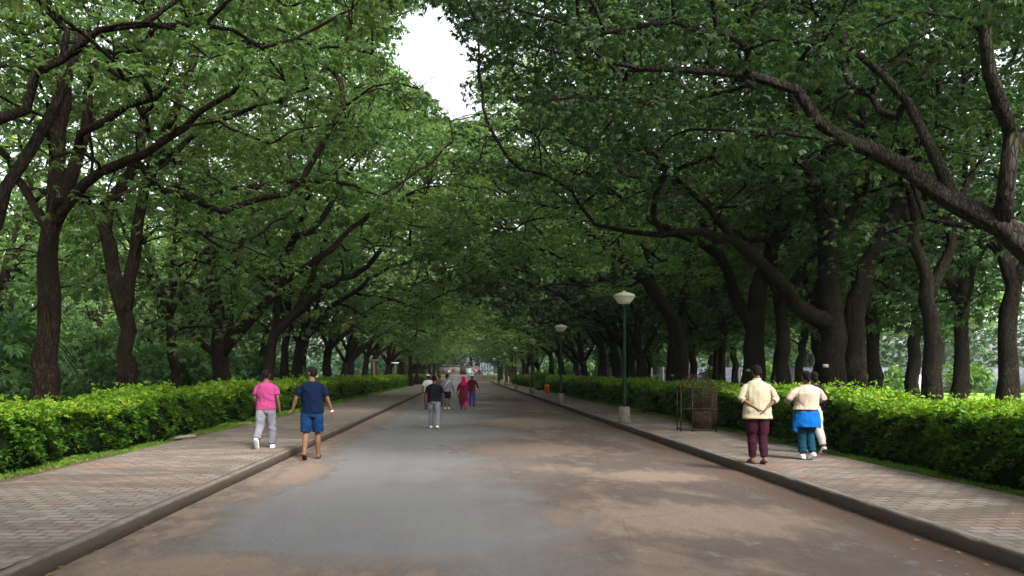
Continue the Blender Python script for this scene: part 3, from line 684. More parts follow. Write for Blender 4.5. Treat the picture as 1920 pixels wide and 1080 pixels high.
# road
m, nt, out = newmat('road_asphalt_and_silt'); g, s = gcoord(nt); X, Yc = s.outputs[0], s.outputs[1]
w1 = noise(nt, mapping(nt, g, (.30, .22, 1), (3.1, 1.7, 0)), 1, 4, .55, .4)      # broad drift of silt
w2 = noise(nt, mapping(nt, g, (.9, .55, 1), (7.7, 0, 0)), 1, 5, .6, .6)
w3 = noise(nt, mapping(nt, g, (3.2, 1.6, 1)), 1, 5, .65)
fine = noise(nt, g, 55, 4, .7); grit = noise(nt, g, 110, 3, .75)
asph = ramp(nt, fine.outputs[0], [(.25, (.112, .110, .112)), (.75, (.205, .201, .204))])
asph = mix(nt, step(nt, w2.outputs[0], .42, .7), asph, (.15, .14, .145))
brown = ramp(nt, math_(nt, 'ADD', math_(nt, 'MULTIPLY', w3.outputs[0], .6), math_(nt, 'MULTIPLY', fine.outputs[0], .4)), [(.3, (.066, .047, .038)), (.7, (.122, .092, .076))])
tan = ramp(nt, fine.outputs[0], [(.3, (.175, .128, .094)), (.7, (.265, .198, .150))])
wob = math_(nt, 'MULTIPLY', math_(nt, 'SUBTRACT', w1.outputs[0], .5), 5.0)
wob2 = math_(nt, 'MULTIPLY', math_(nt, 'SUBTRACT', w2.outputs[0], .5), 2.0)
xw = math_(nt, 'ADD', math_(nt, 'ADD', X, wob), wob2)
right = step(nt, xw, -.3, 2.2)
xl = math_(nt, 'ADD', X, math_(nt, 'MULTIPLY', wob2, .9))
left = math_(nt, 'SUBTRACT', 1.0, step(nt, xl, -3.1, -2.3))
near = math_(nt, 'SUBTRACT', 1.0, step(nt, math_(nt, 'ADD', Yc, math_(nt, 'MULTIPLY', wob2, .8)), 6.7, 7.5))
near = math_(nt, 'MULTIPLY', near, math_(nt, 'SUBTRACT', 1.0, step(nt, X, -.4, .6)))
dirt = math_(nt, 'MAXIMUM', math_(nt, 'MAXIMUM', right, math_(nt, 'MULTIPLY', left, .9)), math_(nt, 'MULTIPLY', near, .75))
dirt = math_(nt, 'MULTIPLY', dirt, step(nt, w3.outputs[0], .18, .48))
tanm = step(nt, math_(nt, 'ADD', math_(nt, 'MULTIPLY', w2.outputs[0], .65), math_(nt, 'MULTIPLY', w1.outputs[0], .4)), .50, .70)
tanm = math_(nt, 'MAXIMUM', tanm, math_(nt, 'MULTIPLY', math_(nt, 'MAXIMUM', left, near), step(nt, w3.outputs[0], .35, .6)))
for cx, cy_, rx, ry in ((2.6, 9.2, 1.9, 1.3), (1.4, 17.5, 1.9, 2.0), (3.0, 13.0, 1.2, .9), (-2.4, 6.9, 1.2, .7), (2.0, 27, 1.8, 3.5), (-2.7, 13.5, .5, 2.2)):
    dx_ = math_(nt, 'DIVIDE', math_(nt, 'SUBTRACT', X, cx), rx); dy_ = math_(nt, 'DIVIDE', math_(nt, 'SUBTRACT', Yc, cy_), ry)
    dd = math_(nt, 'SQRT', math_(nt, 'ADD', math_(nt, 'MULTIPLY', dx_, dx_), math_(nt, 'MULTIPLY', dy_, dy_)))
    dd = math_(nt, 'ADD', dd, math_(nt, 'MULTIPLY', math_(nt, 'SUBTRACT', w3.outputs[0], .5), 1.9)); pm = math_(nt, 'SUBTRACT', 1.0, step(nt, dd, .45, 1.15))
    tanm = math_(nt, 'MAXIMUM', tanm, pm); dirt = math_(nt, 'MAXIMUM', dirt, pm)
kerbr = step(nt, math_(nt, 'ADD', X, math_(nt, 'MULTIPLY', wob2, .35)), 3.9, 4.5)
tanm = math_(nt, 'MULTIPLY', tanm, math_(nt, 'SUBTRACT', 1.0, kerbr))
col = mix(nt, dirt, asph, brown)
col = mix(nt, math_(nt, 'MULTIPLY', math_(nt, 'MULTIPLY', tanm, dirt), .85), col, tan)
col = mix(nt, math_(nt, 'MULTIPLY', kerbr, .75), col, (.085, .050, .034))
vv = nt.nodes.new('ShaderNodeTexVoronoi'); vv.inputs['Scale'].default_value = 9; L(nt, g, vv.inputs['Vector'])
spk = math_(nt, 'MULTIPLY', math_(nt, 'LESS_THAN', vv.outputs['Distance'], .10), step(nt, w3.outputs[0], .45, .55))
col = mix(nt, math_(nt, 'MULTIPLY', spk, .7), col, (.07, .05, .035))
col = mix(nt, .85, col, mix(nt, 1.0, col, ramp(nt, grit.outputs[0], [(.3, (.35, .35, .35)), (.5, (1, 1, 1)), (.72, (1.0, 1.0, 1.0))]), 'MULTIPLY'))
crk = nt.nodes.new('ShaderNodeTexVoronoi'); crk.feature = 'DISTANCE_TO_EDGE'; crk.inputs['Scale'].default_value = .55; L(nt, mix(nt, .12, g, w3.outputs[1]), crk.inputs['Vector'])
cm = math_(nt, 'MULTIPLY', math_(nt, 'LESS_THAN', crk.outputs['Distance'], .006), step(nt, w1.outputs[0], .45, .55)); col = mix(nt, math_(nt, 'MULTIPLY', cm, .28), col, (.04, .035, .03))
streak = noise(nt, mapping(nt, g, (3.5, .12, 1)), 1, 4, .6); col = mix(nt, .5, col, mix(nt, 1.0, col, ramp(nt, streak.outputs[0], [(.35, (.84, .83, .82)), (.65, (1, 1, 1))]), 'MULTIPLY'))
hh = math_(nt, 'ADD', grit.outputs[0], math_(nt, 'MULTIPLY', fine.outputs[0], 1.5))
rgh = math_(nt, 'ADD', math_(nt, 'MULTIPLY', dirt, .3), .58)
bsdf(nt, out, col, rgh, .3, hh, .8, .010); M['road'] = m
yr = list(np.concatenate([np.arange(-20, 40, 1.0), np.arange(40, 150, 5), np.arange(150, 226, 4)]))
sheet('road', -3.62, 4.86, yr, lambda x, y: float(gz(y))+.018*math.cos((x-.6)/4.2*1.5)+.004*math.sin(x*2.1+y*.8) , M['road'], np.linspace(-3.62, 4.86, 15)).__setitem__('kind', 'structure')
bpy.data.objects['ground']['kind'] = 'structure'
m, nt, out = newmat('pale_junction_surface'); g, s = gcoord(nt); n = noise(nt, g, 3, 5)
bsdf(nt, out, ramp(nt, n.outputs[0], [(.3, (.34, .26, .20)), (.7, (.52, .43, .35))]), .9, .2, n.outputs[0], .3, .01); M['pale'] = m
for nm, (x0, x1, y0, y1) in (('crossing_strip', (-5.2, 5.4, 148.5, 151.5)), ('road_junction', (-7.5, 8, 205, 222))):
    o = sheet(nm, x0, x1, np.linspace(y0, y1, 6), lambda x, y: float(gz(y))+.035, M['pale']); o['kind'] = 'structure'
# pavements with interlocking blocks
m, nt, out = newmat('interlocking_pavers'); g, s = gcoord(nt)
dist = noise(nt, g, 2.2, 2)
gg = mix(nt, .015, g, dist.outputs[1])
br = nt.nodes.new('ShaderNodeTexBrick'); L(nt, mapping(nt, g, (1, 1, 1)), br.inputs['Vector'])
br.inputs['Scale'].default_value = 1.0; br.inputs['Brick Width'].default_value = .25; br.inputs['Row Height'].default_value = .16; br.inputs['Mortar Size'].default_value = .018; br.inputs['Mortar Smooth'].default_value = .4
br.inputs['Color1'].default_value = (.0, .0, .0, 1); br.inputs['Color2'].default_value = (1, 1, 1, 1); br.inputs['Mortar'].default_value = (.5, .5, .5, 1); br.offset = .5
n1 = noise(nt, g, .55, 4, .6); n2 = noise(nt, g, 30, 4, .7); n3 = noise(nt, mapping(nt, g, (.5, 1.4, 1)), 1, 5, .65)
base = ramp(nt, math_(nt, 'ADD', math_(nt, 'MULTIPLY', n2.outputs[0], .5), math_(nt, 'MULTIPLY', math_(nt, 'ADD', br.outputs['Color'], 0.0), .5)), [(.1, (.110, .093, .080)), (.9, (.225, .193, .170))])
redb = mix(nt, step(nt, n1.outputs[0], .5, .66), base, mix(nt, .45, base, (.26, .12, .09)))
redb = mix(nt, math_(nt, 'MULTIPLY', step(nt, n3.outputs[0], .42, .62), .7), redb, (.085, .066, .052))
jn = noise(nt, g, 4, 3)
c = mix(nt, math_(nt, 'MULTIPLY', br.outputs['Fac'], step(nt, jn.outputs[0], .25, .6)), redb, (.075, .065, .045))
hh = math_(nt, 'SUBTRACT', math_(nt, 'MULTIPLY', n2.outputs[0], .4), br.outputs['Fac'])
bsdf(nt, out, c, .88, .2, hh, .7, .012); M['pave'] = m
m, nt, out = newmat('kerb_stone'); g, s = gcoord(nt); n1 = noise(nt, mapping(nt, g, (1, .6, 2.5)), 3, 6, .7); n2 = noise(nt, g, 28, 4, .7)
c = ramp(nt, math_(nt, 'ADD', math_(nt, 'MULTIPLY', n1.outputs[0], .7), math_(nt, 'MULTIPLY', n2.outputs[0], .3)), [(.3, (.075, .062, .050)), (.55, (.14, .118, .098)), (.75, (.21, .185, .155))])
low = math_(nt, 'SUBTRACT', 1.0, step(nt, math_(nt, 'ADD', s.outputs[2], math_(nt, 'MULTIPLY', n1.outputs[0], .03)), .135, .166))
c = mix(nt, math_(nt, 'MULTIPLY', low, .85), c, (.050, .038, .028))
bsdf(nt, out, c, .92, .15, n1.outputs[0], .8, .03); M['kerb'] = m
rk = np.random.default_rng(9)
def pave(name, x0, x1, kerb_x, kerb_dir, outer_x, outer_dir):
    ysp = np.concatenate([np.arange(-8, 40, .8), np.arange(40, 149.5, 3)])
    bumps = {}
    def zf(x, y): return .15+.006*math.sin(x*2.3+y*.7)+.005*math.sin(y*1.9+x)
    mb = MB(); xs = np.linspace(x0, x1, 8); V = [(x, y, zf(x, y)) for y in ysp for x in xs]; nx = 8
    mb.add(V, [[i*nx+j, i*nx+j+1, (i+1)*nx+j+1, (i+1)*nx+j] for i in range(len(ysp)-1) for j in range(nx-1)])
    o = mb.build(name, M['pave'], None, True); o['kind'] = 'structure'
    # kerb: rows of rough stones, each with its own slight tilt and worn edge
    for nm, xx, dr, wdt, top, bot in (('kerb', kerb_x, kerb_dir, .11, .157, -.06), ('edging', outer_x, outer_dir, .09, .152, .0)):
        kb_ = MB(); rr = []; nj = -8.0
        for q in np.concatenate([np.arange(-8, 60, .22), np.arange(60, 149.2, 2)]):
            joint = q >= nj
            if joint: nj = q+rk.uniform(.8, 1.1)
            chip = .006+(abs(rk.normal(0, .014)) if rk.uniform() < .3 else 0)+(.018 if joint else 0)
            a = xx+.006*math.sin(q*.6)+rk.normal(0, .0015); b = a+dr*wdt; t = top+.003*math.sin(q*.8)+rk.normal(0, .001)
            rr.append(np.array([(a-dr*.012, q, bot), (a-dr*.004+rk.normal(0, .003), q, t*.5), (a, q, t-chip), (a+dr*chip, q, t), (b, q, t-.002), (b, q, bot)]))
        kb_.rings(rr)
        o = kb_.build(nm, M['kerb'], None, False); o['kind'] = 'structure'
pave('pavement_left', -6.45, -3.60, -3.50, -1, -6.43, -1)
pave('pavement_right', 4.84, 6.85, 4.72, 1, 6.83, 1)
# fallen leaves and litter gathered on the ground, too many to count
rng = np.random.default_rng(77); lm = MB()
def scatter(n, x0, x1, y0, y1, z, pw=1.0, sc=1.0):
    y = y0+(y1-y0)*rng.uniform(0, 1, n)**1.7; x = rng.uniform(x0, x1, n)
    p = np.stack([x, y, np.full(n, z)+rng.uniform(0, .006, n)], 1)
    sprigs(lm, p, np.stack([rng.normal(0, 1, n), rng.normal(0, 1, n), np.full(n, .03)], 1)*np.array([1, 1, .0])+[0, 0, .0], rng, 1, .075*sc, .034*sc, 0, 0.0)
scatter(90, 3.7, 4.7, 6, 40, .02); scatter(60, -3.5, -3.1, 6, 40, .02); scatter(40, -3, 4, 6.5, 45, .03); scatter(60, 5, 6.9, 7, 40, .165); scatter(60, -6.3, -3.7, 7, 35, .165)
lm.v = [np.concatenate([v]) for v in lm.v]
for v in lm.v:                          # a fallen leaf lies flat: lift the drooping tips back to the paving
    q = v.reshape(-1, 4, 3); q[:, :, 2] = q[:, :1, 2]+np.array([0, .006, .002, .006])
M['dry'] = mat_leaf('dry_leaf', (.10, .05, .02), (.20, .12, .04), (.34, .24, .09), .15, .7)
o = lm.build('fallen_leaves', M['dry'], None, False, np.concatenate(lm.m)); tag(o, 'dry leaves fallen on the road and pavements', 'leaves', None, 'stuff')

# ------------------------------------------------------------------ street furniture
def lamp_post():
    root = empty('street_lamp')
    b = MB(); b.lathe([(.17, 0), (.175, .03), (.17, .47), (.16, .5), (.08, .505)], n=20); b.build('concrete_base', M['concrete'], root, False)
    p = MB(); p.lathe([(.075, .49), (.075, .62), (.06, .66), (.055, 1.5), (.048, 1.55), (.045, 3.62)], n=14); p.lathe([(.085, .5), (.085, .53)], n=14); p.build('pole', M['pole'], root, True)
    s = MB(); s.lathe([(.08, 3.66), (.16, 3.67), (.22, 3.74), (.29, 3.84), (.31, 3.875)], n=24); s.build('lamp_bowl', M['lamp'], root, True)
    c = MB(); c.lathe([(.33, 3.87), (.34, 3.89), (.30, 3.95), (.19, 4.00), (.06, 4.03), (.03, 4.06)], n=24); c.build('lamp_cap', M['lampcap'], root, True)
    return root
def copy_tree(o, parent=None):
    c = o.copy(); COL.objects.link(c)
    if parent is not None: c.parent = parent
    for ch in list(o.children): copy_tree(ch, c)
    return c
lamp0 = lamp_post()
LL = ['lamp post nearest the camera, green pole on a concrete drum, between kerb and rusty cage', 'lamp post second from the camera, standing past the orange bin', 'lamp post third from the camera, bright white bowl against dark trunks',
      'lamp post fourth from the camera on the right pavement', 'lamp post fifth from the camera on the right pavement', 'lamp post sixth from the camera on the right pavement', 'most distant lamp post, beside the far blue railings']
for i, y in enumerate((24.6, 41, 58.5, 77, 97, 116, 134)):
    o = lamp0 if i == 0 else copy_tree(lamp0)
    o.location = (4.90, y, .15); o.rotation_euler.z = i*.9; tag(o, LL[i], 'lamp post', 'lamp posts along the right kerb')
# rusty cage on the right pavement
root = empty('iron_cage', (6.13, 21.2, .15), R(-6)); tag(root, 'rusty iron cage with sloping top standing on the right pavement against the hedge', 'cage')
fr = MB(); w, d, h = .90, .62, 1.14
for sx in (-1, 1):
    for sy in (-1, 1): fr.tube([(sx*w/2, sy*d/2, 0), (sx*w/2, sy*d/2, h)], .017, 6)
fr.tube([(-.16, -d/2, 0), (-.16, -d/2, h)], .016, 6); fr.tube([(.12, -d/2, .05), (.12, -d/2, h)], .013, 6)
for z in (.06, h*.52, h):
    for sy in (-1, 1): fr.tube([(-w/2-.03, sy*d/2, z), (w/2+.03, sy*d/2, z)], .016, 6)
    for sx in (-1, 1): fr.tube([(sx*w/2, -d/2, z), (sx*w/2, d/2, z)], .014, 6)
fr.build('frame', M['rust'], root, True)
rf = MB()
for sy in (-1, 1):
    for sx in (-1, 1): rf.tube([(sx*w/2, sy*d/2, h+.01), (sx*.17+.02, sy*.1, h+.36)], .014, 6)
rf.tube([(-.17, -.1, h+.36), (.20, -.1, h+.36)], .014, 6); rf.tube([(-.17, .1, h+.36), (.20, .1, h+.36)], .014, 6)
for t in np.linspace(0, 1, 12): rf.tube([(-w/2+w*t, -d/2, h+.01), (-.17+.37*t, -.1, h+.36)], .006, 4)
for t in np.linspace(.15, .9, 6): rf.tube([(-w/2+(w/2-.17)*t, -d/2+(d/2-.1)*t, h+.36*t), (w/2-(w/2-.2)*t, -d/2+(d/2-.1)*t, h+.36*t)], .006, 4)
for t in np.linspace(0, 1, 10): rf.tube([(-w/2+w*t, d/2, h+.01), (-.17+.37*t, .1, h+.36)], .006, 4)
rf.build('sloping_top', M['rust'], root)
ms = MB()
for x in np.linspace(-.15, w/2, 12):
    ms.tube([(x, -d/2+.01, .05), (x, -d/2+.01, h)], .0055, 4); ms.tube([(x, d/2-.01, .05), (x, d/2-.01, h)], .0055, 4)
for z in np.linspace(.05, h, 15): ms.tube([(-.15, -d/2+.005, z), (w/2, -d/2+.005, z)], .0055, 4); ms.tube([(-.15, d/2-.005, z), (w/2, d/2-.005, z)], .0055, 4)
for y in np.linspace(-d/2, d/2, 12): ms.tube([(w/2, y, .05), (w/2, y, h)], .0055, 4)
ms.build('wire_mesh', M['rust'], root)
pn = MB(); pn.box((.16, .12, .30), (.5, .012, .45)); pn.build('sheet_panel', M['rust'], root)
# orange bin
root = empty('litter_bin', (6.15, 60, .15)); tag(root, 'small orange litter bin at the foot of the right hedge by the second lamp', 'bin')
b = MB(); b.lathe([(.13, .02), (.17, .05), (.19, .55), (.20, .58)], n=16); b.build('bin_body', M['orange'], root, True)
b = MB(); b.lathe([(.205, .57), (.205, .6), (.15, .68), (.03, .7)], n=16); b.build('lid', M['orange'], root, True)
# signpost left
for (px, y, w, lab) in ((701, 70, .8, 'wooden post with a thin crossboard above the left hedge'), (741, 88, .85, 'thin pale board on a post further along the left hedge')):
    x = (px-PX)/F*y; root = empty('wooden_signpost', (x, y, GZ)); tag(root, lab, 'signpost', 'boards on posts behind the left hedge')
    b = MB(); b.tube([(0, 0, -.1), (0, 0, 2.7)], .13 if px < 720 else .06, 8); b.build('post', M['wood'], root)
    b = MB(); b.box((0, -.02, 2.75), (w, .22, .07)); b.box((0, -.13, 2.7), (w*.9, .02, .12)); b.build('board', M['white'] if px > 720 else M['wall_b'], root)
# loose slab and drain beside left pavement
root = MB(); root.box((0, 0, .03), (.75, .34, .05), .3); root.box((.1, .22, .0), (.5, .3, .05), .1); o = root.build('stone_slab', M['slab'], None, loc=(-6.78, 18.9, GZ+.03)); o.rotation_euler = (R(4), R(-5), 0)
tag(o, 'loose grey stone slab on the grass where the left hedge breaks', 'slab')
# number plates on the right trunks
PT = 'pale plates nailed on trunks'
for (px, py, Yd, lab) in ((1548, 686, 20.9, 'pale plate nailed to the double trunk behind the woman'), (1402, 694, 28.4, 'pale plate nailed to the trunk behind the man in cream'), (1260, 704, 37.1, 'pale plate nailed to the stout trunk behind the rusty cage')):
    p = P(px, py, Yd); b = MB(); b.box((0, 0, 0), (.15, .012, .09)); b.box((0, -.004, 0), (.12, .012, .06)); o = b.build('name_plate', M['wall_b'], None, loc=p); tag(o, lab, 'plate', PT)
# white posts behind the right hedge
for j, (px, y, hgt) in enumerate(((1213, 52, 1.5), (1222, 52, 1.9), (1243, 50, 1.95), (1108, 60, 1.6), (1390, 46, 1.6))):
    root = MB(); root.lathe([(.05, -.1), (.05, hgt), (.03, hgt+.04)], n=10); root.box((0, 0, hgt*.6), (.02, .3, .03))
    o = root.build('fence_post', M['white'], None, loc=((px-PX)/F*y, y, GZ)); tag(o, ['short white post left of the yellow tipped one behind the right hedge', 'white post with the yellowish bush tip above it behind the right hedge', 'tall pale post left of the stout leaning trunk', 'thin white post right of the second lamp pole', 'white post just left of the man in cream'][j], 'post', 'white posts behind the right hedge')
# grey panel wall beyond the lawn
root = empty('boundary_wall', (36, 64, 0)); tag(root, 'long dark grey panel wall beyond the lawn on the right', 'wall')
b = MB()
for j in range(17): b.box((-24+j*3, 0, 1.05), (2.92, .14, 2.2))
b.build('panel', M['wall_g'], root); b = MB()
for j in range(18): b.box((-25.5+j*3, -.03, 1.15), (.16, .2, 2.45))
b.build('post', M['concrete'], root)
# items along that wall
for j, (px, py, yy, w, hh_, m_, lab) in enumerate(((1673, 704, 62, .9, .55, 'white', 'white notice board on the grey wall between two thin trunks'), (1692, 712, 62, .8, 1.1, 'blue', 'pale blue cabinet by the grey wall left of the thin trunk'), (1726, 713, 62, .9, 1.3, 'white', 'white cabinet by the grey wall left of the forked tree'))):
    x = (px-PX)/F*yy; root = empty('notice_board' if j == 0 else 'metal_cabinet', (x, yy, GZ)); tag(root, lab, 'board' if j == 0 else 'cabinet')
    b = MB(); zc = 1.5 if j == 0 else hh_/2+.15; b.box((0, 0, zc), (w, .12 if j == 0 else .5, hh_)); b.build('face_panel' if j == 0 else 'cabinet_body', M[m_], root)
    b = MB(); 
    for sx in (-1, 1): b.tube([(sx*w*.4, .03, -.1), (sx*w*.4, .03, zc)], .03, 6)
    b.build('leg', M['black'], root)
# far building, wall, railings
z0 = float(gz(226))
root = empty('low_building', (-4.6, 229, z0)); tag(root, 'low buff building with flat roof at the far end of the road', 'building')
b = MB(); b.box((0, 0, 1.2), (6.2, 4, 2.6)); b.build('wall', M['wall_b'], root); b = MB(); b.box((0, 0, 2.6), (6.8, 4.6, .22)); b.build('roof', M['concrete'], root)
for sx in (-1.6, 1.4):
    b = MB(); b.box((sx, -2.02, 1.3), (1.0, .06, .9)); b.build('window', M['wall_g'], root)
root = empty('boundary_wall', (1.5, 231, z0)); tag(root, 'red brown wall right of the low building at the road end', 'wall')
b = MB(); b.box((0, 0, 1.1), (6.0, .4, 2.3)); b.build('panel', M['wall_r'], root); b = MB(); b.box((0, 0, 2.3), (6.1, .6, .12)); b.build('coping', M['concrete'], root)
root = empty('gate_pillar', (1.0, 228.6, z0)); tag(root, 'pale block pillar in front of the red brown far wall', 'pillar')
b = MB(); b.box((0, 0, .8), (1.5, .8, 1.8)); b.build('shaft', M['blue'], root); b = MB(); b.box((0, 0, 1.75), (1.7, 1.0, .12)); b.build('cap', M['white'], root)
root = empty('railing', (5.8, 218, float(gz(218)))); tag(root, 'tall pale blue railing bars at the far right of the road end', 'railing')
b = MB()
for j in range(9): b.tube([(-1.6+j*.42, j*.1, -.1), (-1.6+j*.42, j*.1, 3.3+.3*math.sin(j))], .055, 6)
b.build('bar', M['blue'], root); b = MB(); b.tube([(-1.7, 0, .5), (2.0, .9, .5)], .05, 6); b.tube([(-1.7, 0, 3.0), (2.0, .9, 3.0)], .05, 6); b.build('rail', M['white'], root)

# ------------------------------------------------------------------ people
def ell(c, u, v, ru, rv, n=16):
    a = np.arange(n)*2*np.pi/n; return np.asarray(c)+np.outer(np.cos(a)*ru, u)+np.outer(np.sin(a)*rv, v)
XA, YA, ZA = np.eye(3)
def loft(mb, spec, yaw=0.0):           # horizontal ellipses: (x, y, z, rx, ry)
    ca, sa = math.cos(yaw), math.sin(yaw); u = np.array([ca, sa, 0]); v = np.array([-sa, ca, 0])
    mb.rings([ell(s[:3], u, v, s[3], s[4]) for s in spec])
def limbm(mb, pts, rad, flat=1.0, rnd=True, n=12, ref=XA):
    pts = [np.asarray(p, float) for p in pts]; rad = list(rad)
    t0 = unit(pts[0]-pts[1]); t1 = unit(pts[-1]-pts[-2])
    if rnd:
        pts = [pts[0]+t0*rad[0]*.9, pts[0]+t0*rad[0]*.6]+pts+[pts[-1]+t1*rad[-1]*.6, pts[-1]+t1*rad[-1]*.9]
        rad = [rad[0]*.35, rad[0]*.8]+rad+[rad[-1]*.8, rad[-1]*.35]
    P_ = np.array(pts); tan = unit(np.gradient(P_, axis=0)); out = []
    for i in range(len(P_)):
        v = np.cross(tan[i], ref); v = v/(np.linalg.norm(v)+1e-9); u = np.cross(v, tan[i]); out.append(ell(P_[i], u, v, rad[i], rad[i]*flat, n))
    mb.rings(out)
def finish(mb, name, mat, parent, voxel, smooth=3, loc=(0, 0, 0), rz=0):
    o = mb.build(name, mat, None, True)
    r = o.modifiers.new('r', 'REMESH'); r.mode = 'VOXEL'; r.voxel_size = voxel; r.use_smooth_shade = True
    s = o.modifiers.new('s', 'SMOOTH'); s.iterations = smooth; s.factor = .5
    dg = C.evaluated_depsgraph_get(); ev = o.evaluated_get(dg); me = bpy.data.meshes.new_from_object(ev); me.name = name
    o.modifiers.clear(); o.data = me
    if name in ('shirt', 'trousers', 'shorts', 'kurta_skirt', 'headscarf'):
        n = len(me.vertices); v = np.empty(n*3, np.float32); me.vertices.foreach_get('co', v); v = v.reshape(-1, 3); nn = np.empty(n*3, np.float32); me.vertices.foreach_get('normal', nn); nn = nn.reshape(-1, 3)
        rr = np.random.default_rng(n); dsp = np.zeros(n)
        for q in range(7):
            kx, ky, kz = rr.normal(0, 22), rr.normal(0, 16), rr.normal(0, 15 if name == 'shirt' else 26); w_ = np.sin(v[:, 0]*kx+v[:, 1]*ky+v[:, 2]*kz+rr.uniform(0, 6)+1.5*np.sin(v[:, 2]*9+rr.uniform(0, 6))); dsp += (np.abs(w_)**.6*np.sign(w_))*.0024
        v = v+nn*(np.maximum(dsp, -.004)+(.004 if name == 'shirt' else .009 if name != 'kurta_skirt' else .002))[:, None].astype(np.float32); me.vertices.foreach_set('co', v.astype(np.float32).ravel())
    if not me.materials: me.materials.append(mat)
    me.polygons.foreach_set('use_smooth', np.ones(len(me.polygons), bool)); me.update()
    o.parent = parent
    return o
CM = {}
def cloth(key, col):
    if key not in CM: CM[key] = mat_cloth(key, col)
    return CM[key]
def rotx(v, a): c, s = math.cos(a), math.sin(a); return np.array([v[0], v[1]*c-v[2]*s, v[1]*s+v[2]*c])
def person(label, loc, rz, H, legs, arms, top, bottom, shoes, hair, fat=1.0, head_yaw=0, group='people walking on the road and pavements', vox=.008, extra=None, lean=0.0, sleeve=.55, female=False, cap=None, scarf=None):
    """faces +Y. legs: ((thigh_deg, knee_deg, spread_m, foot_pitch) left, right); arms: explicit elbow and wrist offsets (units of H) from the shoulder, or None"""
    h = H; root = empty('person', loc, rz); tag(root, label, 'person', group)
    hipz = .515*h; hw = .052*h*(1+.3*(fat-1)); shz = .815*h; sw = .112*h*(.92 if female else 1)*(1+.25*(fat-1)); kl, al = .235*h, .235*h
    J = {}
    for sgn, (th, kn, sp, fp) in zip((-1, 1), legs):
        hip = np.array([sgn*hw, 0, hipz]); d = rotx(-ZA, R(th)); d[0] = sp; d = unit(d); knee = hip+d*kl
        d2 = rotx(-ZA, R(th-kn)); d2[0] = sp*.2; d2 = unit(d2); ank = knee+d2*al; J[('leg', sgn)] = (hip, knee, ank, R(fp))
    low = min(j[2][2]-.045*h-(.05*math.sin(abs(j[3]))*h if j[3] else 0) for k_, j in J.items())
    # feet rest on the ground
    dz = -low
    def up(p): return np.asarray(p)+np.array([0, 0, dz])
    def ctr(p, z): return p
    ly = lambda z: math.sin(lean)*(z-hipz)
    F_ = fat
    # --- body
    b = MB()
    T_ = [(0, ly(z*h), z*h+dz, rx*h, ry*h) for z, rx, ry in ((.475, .05*F_, .045*F_), (.50, .092*F_, .065*F_), (.54, .095*F_, .066*F_), (.61, .08*F_, .056*F_), (.68, .087*F_, .060*F_), (.75, .098*F_, .062*F_), (.795, .098, .055), (.825, .070, .042), (.845, .036, .034), (.875, .031, .033), (.89, .030, .032))]
    loft(b, T_)
    hy = ly(.9*h)+.008*h; hc = np.array([0, hy, .934*h+dz])
    ca, sa = math.cos(head_yaw), math.sin(head_yaw); hu = np.array([ca, sa, 0]); hv = np.array([-sa, ca, 0])
    def HP(x, y, z): return hc+hu*x*h+hv*y*h+ZA*z*h
    b.rings([ell(HP(0, yo, z), hu, hv, rx*h, ry*h) for z, yo, rx, ry in ((-.062, .018, .014, .020), (-.052, .012, .026, .036), (-.032, .006, .036, .044), (-.008, 0, .042, .052), (.018, -.002, .0435, .054), (.04, -.004, .038, .047), (.056, -.004, .024, .030), (.063, -.004, .008, .01))])
    limbm(b, [HP(0, .046, .008), HP(0, .060, -.012), HP(0, .054, -.018)], [.004*h, .009*h, .008*h], n=8)          # nose
    limbm(b, [HP(-.012, .046, -.034), HP(.012, .046, -.034)], [.006*h, .006*h], n=8, ref=ZA)                         # lips
    for s in (-1, 1): limbm(b, [HP(s*.043, -.004, .008), HP(s*.046, -.008, -.004), HP(s*.042, -.004, -.018)], [.009*h, .010*h, .006*h], n=8)
    for sgn in (-1, 1):
        hip, knee, ank, fp = J[('leg', sgn)]
        limbm(b, [up(hip), up(hip*.5+knee*.5), up(knee), up(knee*.6+ank*.4+[0, -.006*h, 0]), up(ank)], [.052*h*F_, .046*h*F_, .031*h, .033*h, .021*h])
        fd = rotx(YA, fp); fn = rotx(-ZA, fp); a = up(ank)
        limbm(b, [a+fd*-.02*h+fn*.022*h, a+fd*.04*h+fn*.024*h, a+fd*.10*h+fn*.030*h], [.020*h, .024*h, .018*h])
    # arms
    A_ = {}
    for sgn, spec in zip((-1, 1), arms):
        sh = np.array([sgn*sw, ly(shz), shz-.012*h+dz]); el = sh+np.array(spec[0])*h; wr = sh+np.array(spec[1])*h; A_[sgn] = (sh, el, wr)
        limbm(b, [sh+np.array([-sgn*.02*h, 0, -.016*h]), sh*.5+el*.5, el, el*.55+wr*.45, wr], [.024*h*(1+.4*(F_-1)), .026*h*(1+.3*(F_-1)), .021*h, .020*h, .014*h])
        hd = unit(wr-el) if len(spec) < 3 else unit(np.array(spec[2])); side = unit(np.cross(hd, YA if abs(hd[1]) < .8 else XA)); fwd = np.cross(side, hd); 
        if fwd[1] < 0: fwd = -fwd
        pc = wr+hd*.03*h
        limbm(b, [wr, pc, wr+hd*.052*h], [.014*h, .022*h, .021*h], flat=.5, ref=fwd)
        for i, (o_, ln_) in enumerate(((-.016, .036), (-.0055, .043), (.0055, .041), (.016, .032))):
            r_ = wr+hd*.052*h+fwd*o_*h*-1; c1 = unit(hd+side*.25*-sgn*.6); c2 = unit(hd+side*.8*-sgn*.6)
            limbm(b, [r_, r_+c1*ln_*.5*h, r_+c1*ln_*.5*h+c2*ln_*.5*h], [.0052*h, .005*h, .0042*h], n=8, ref=fwd)
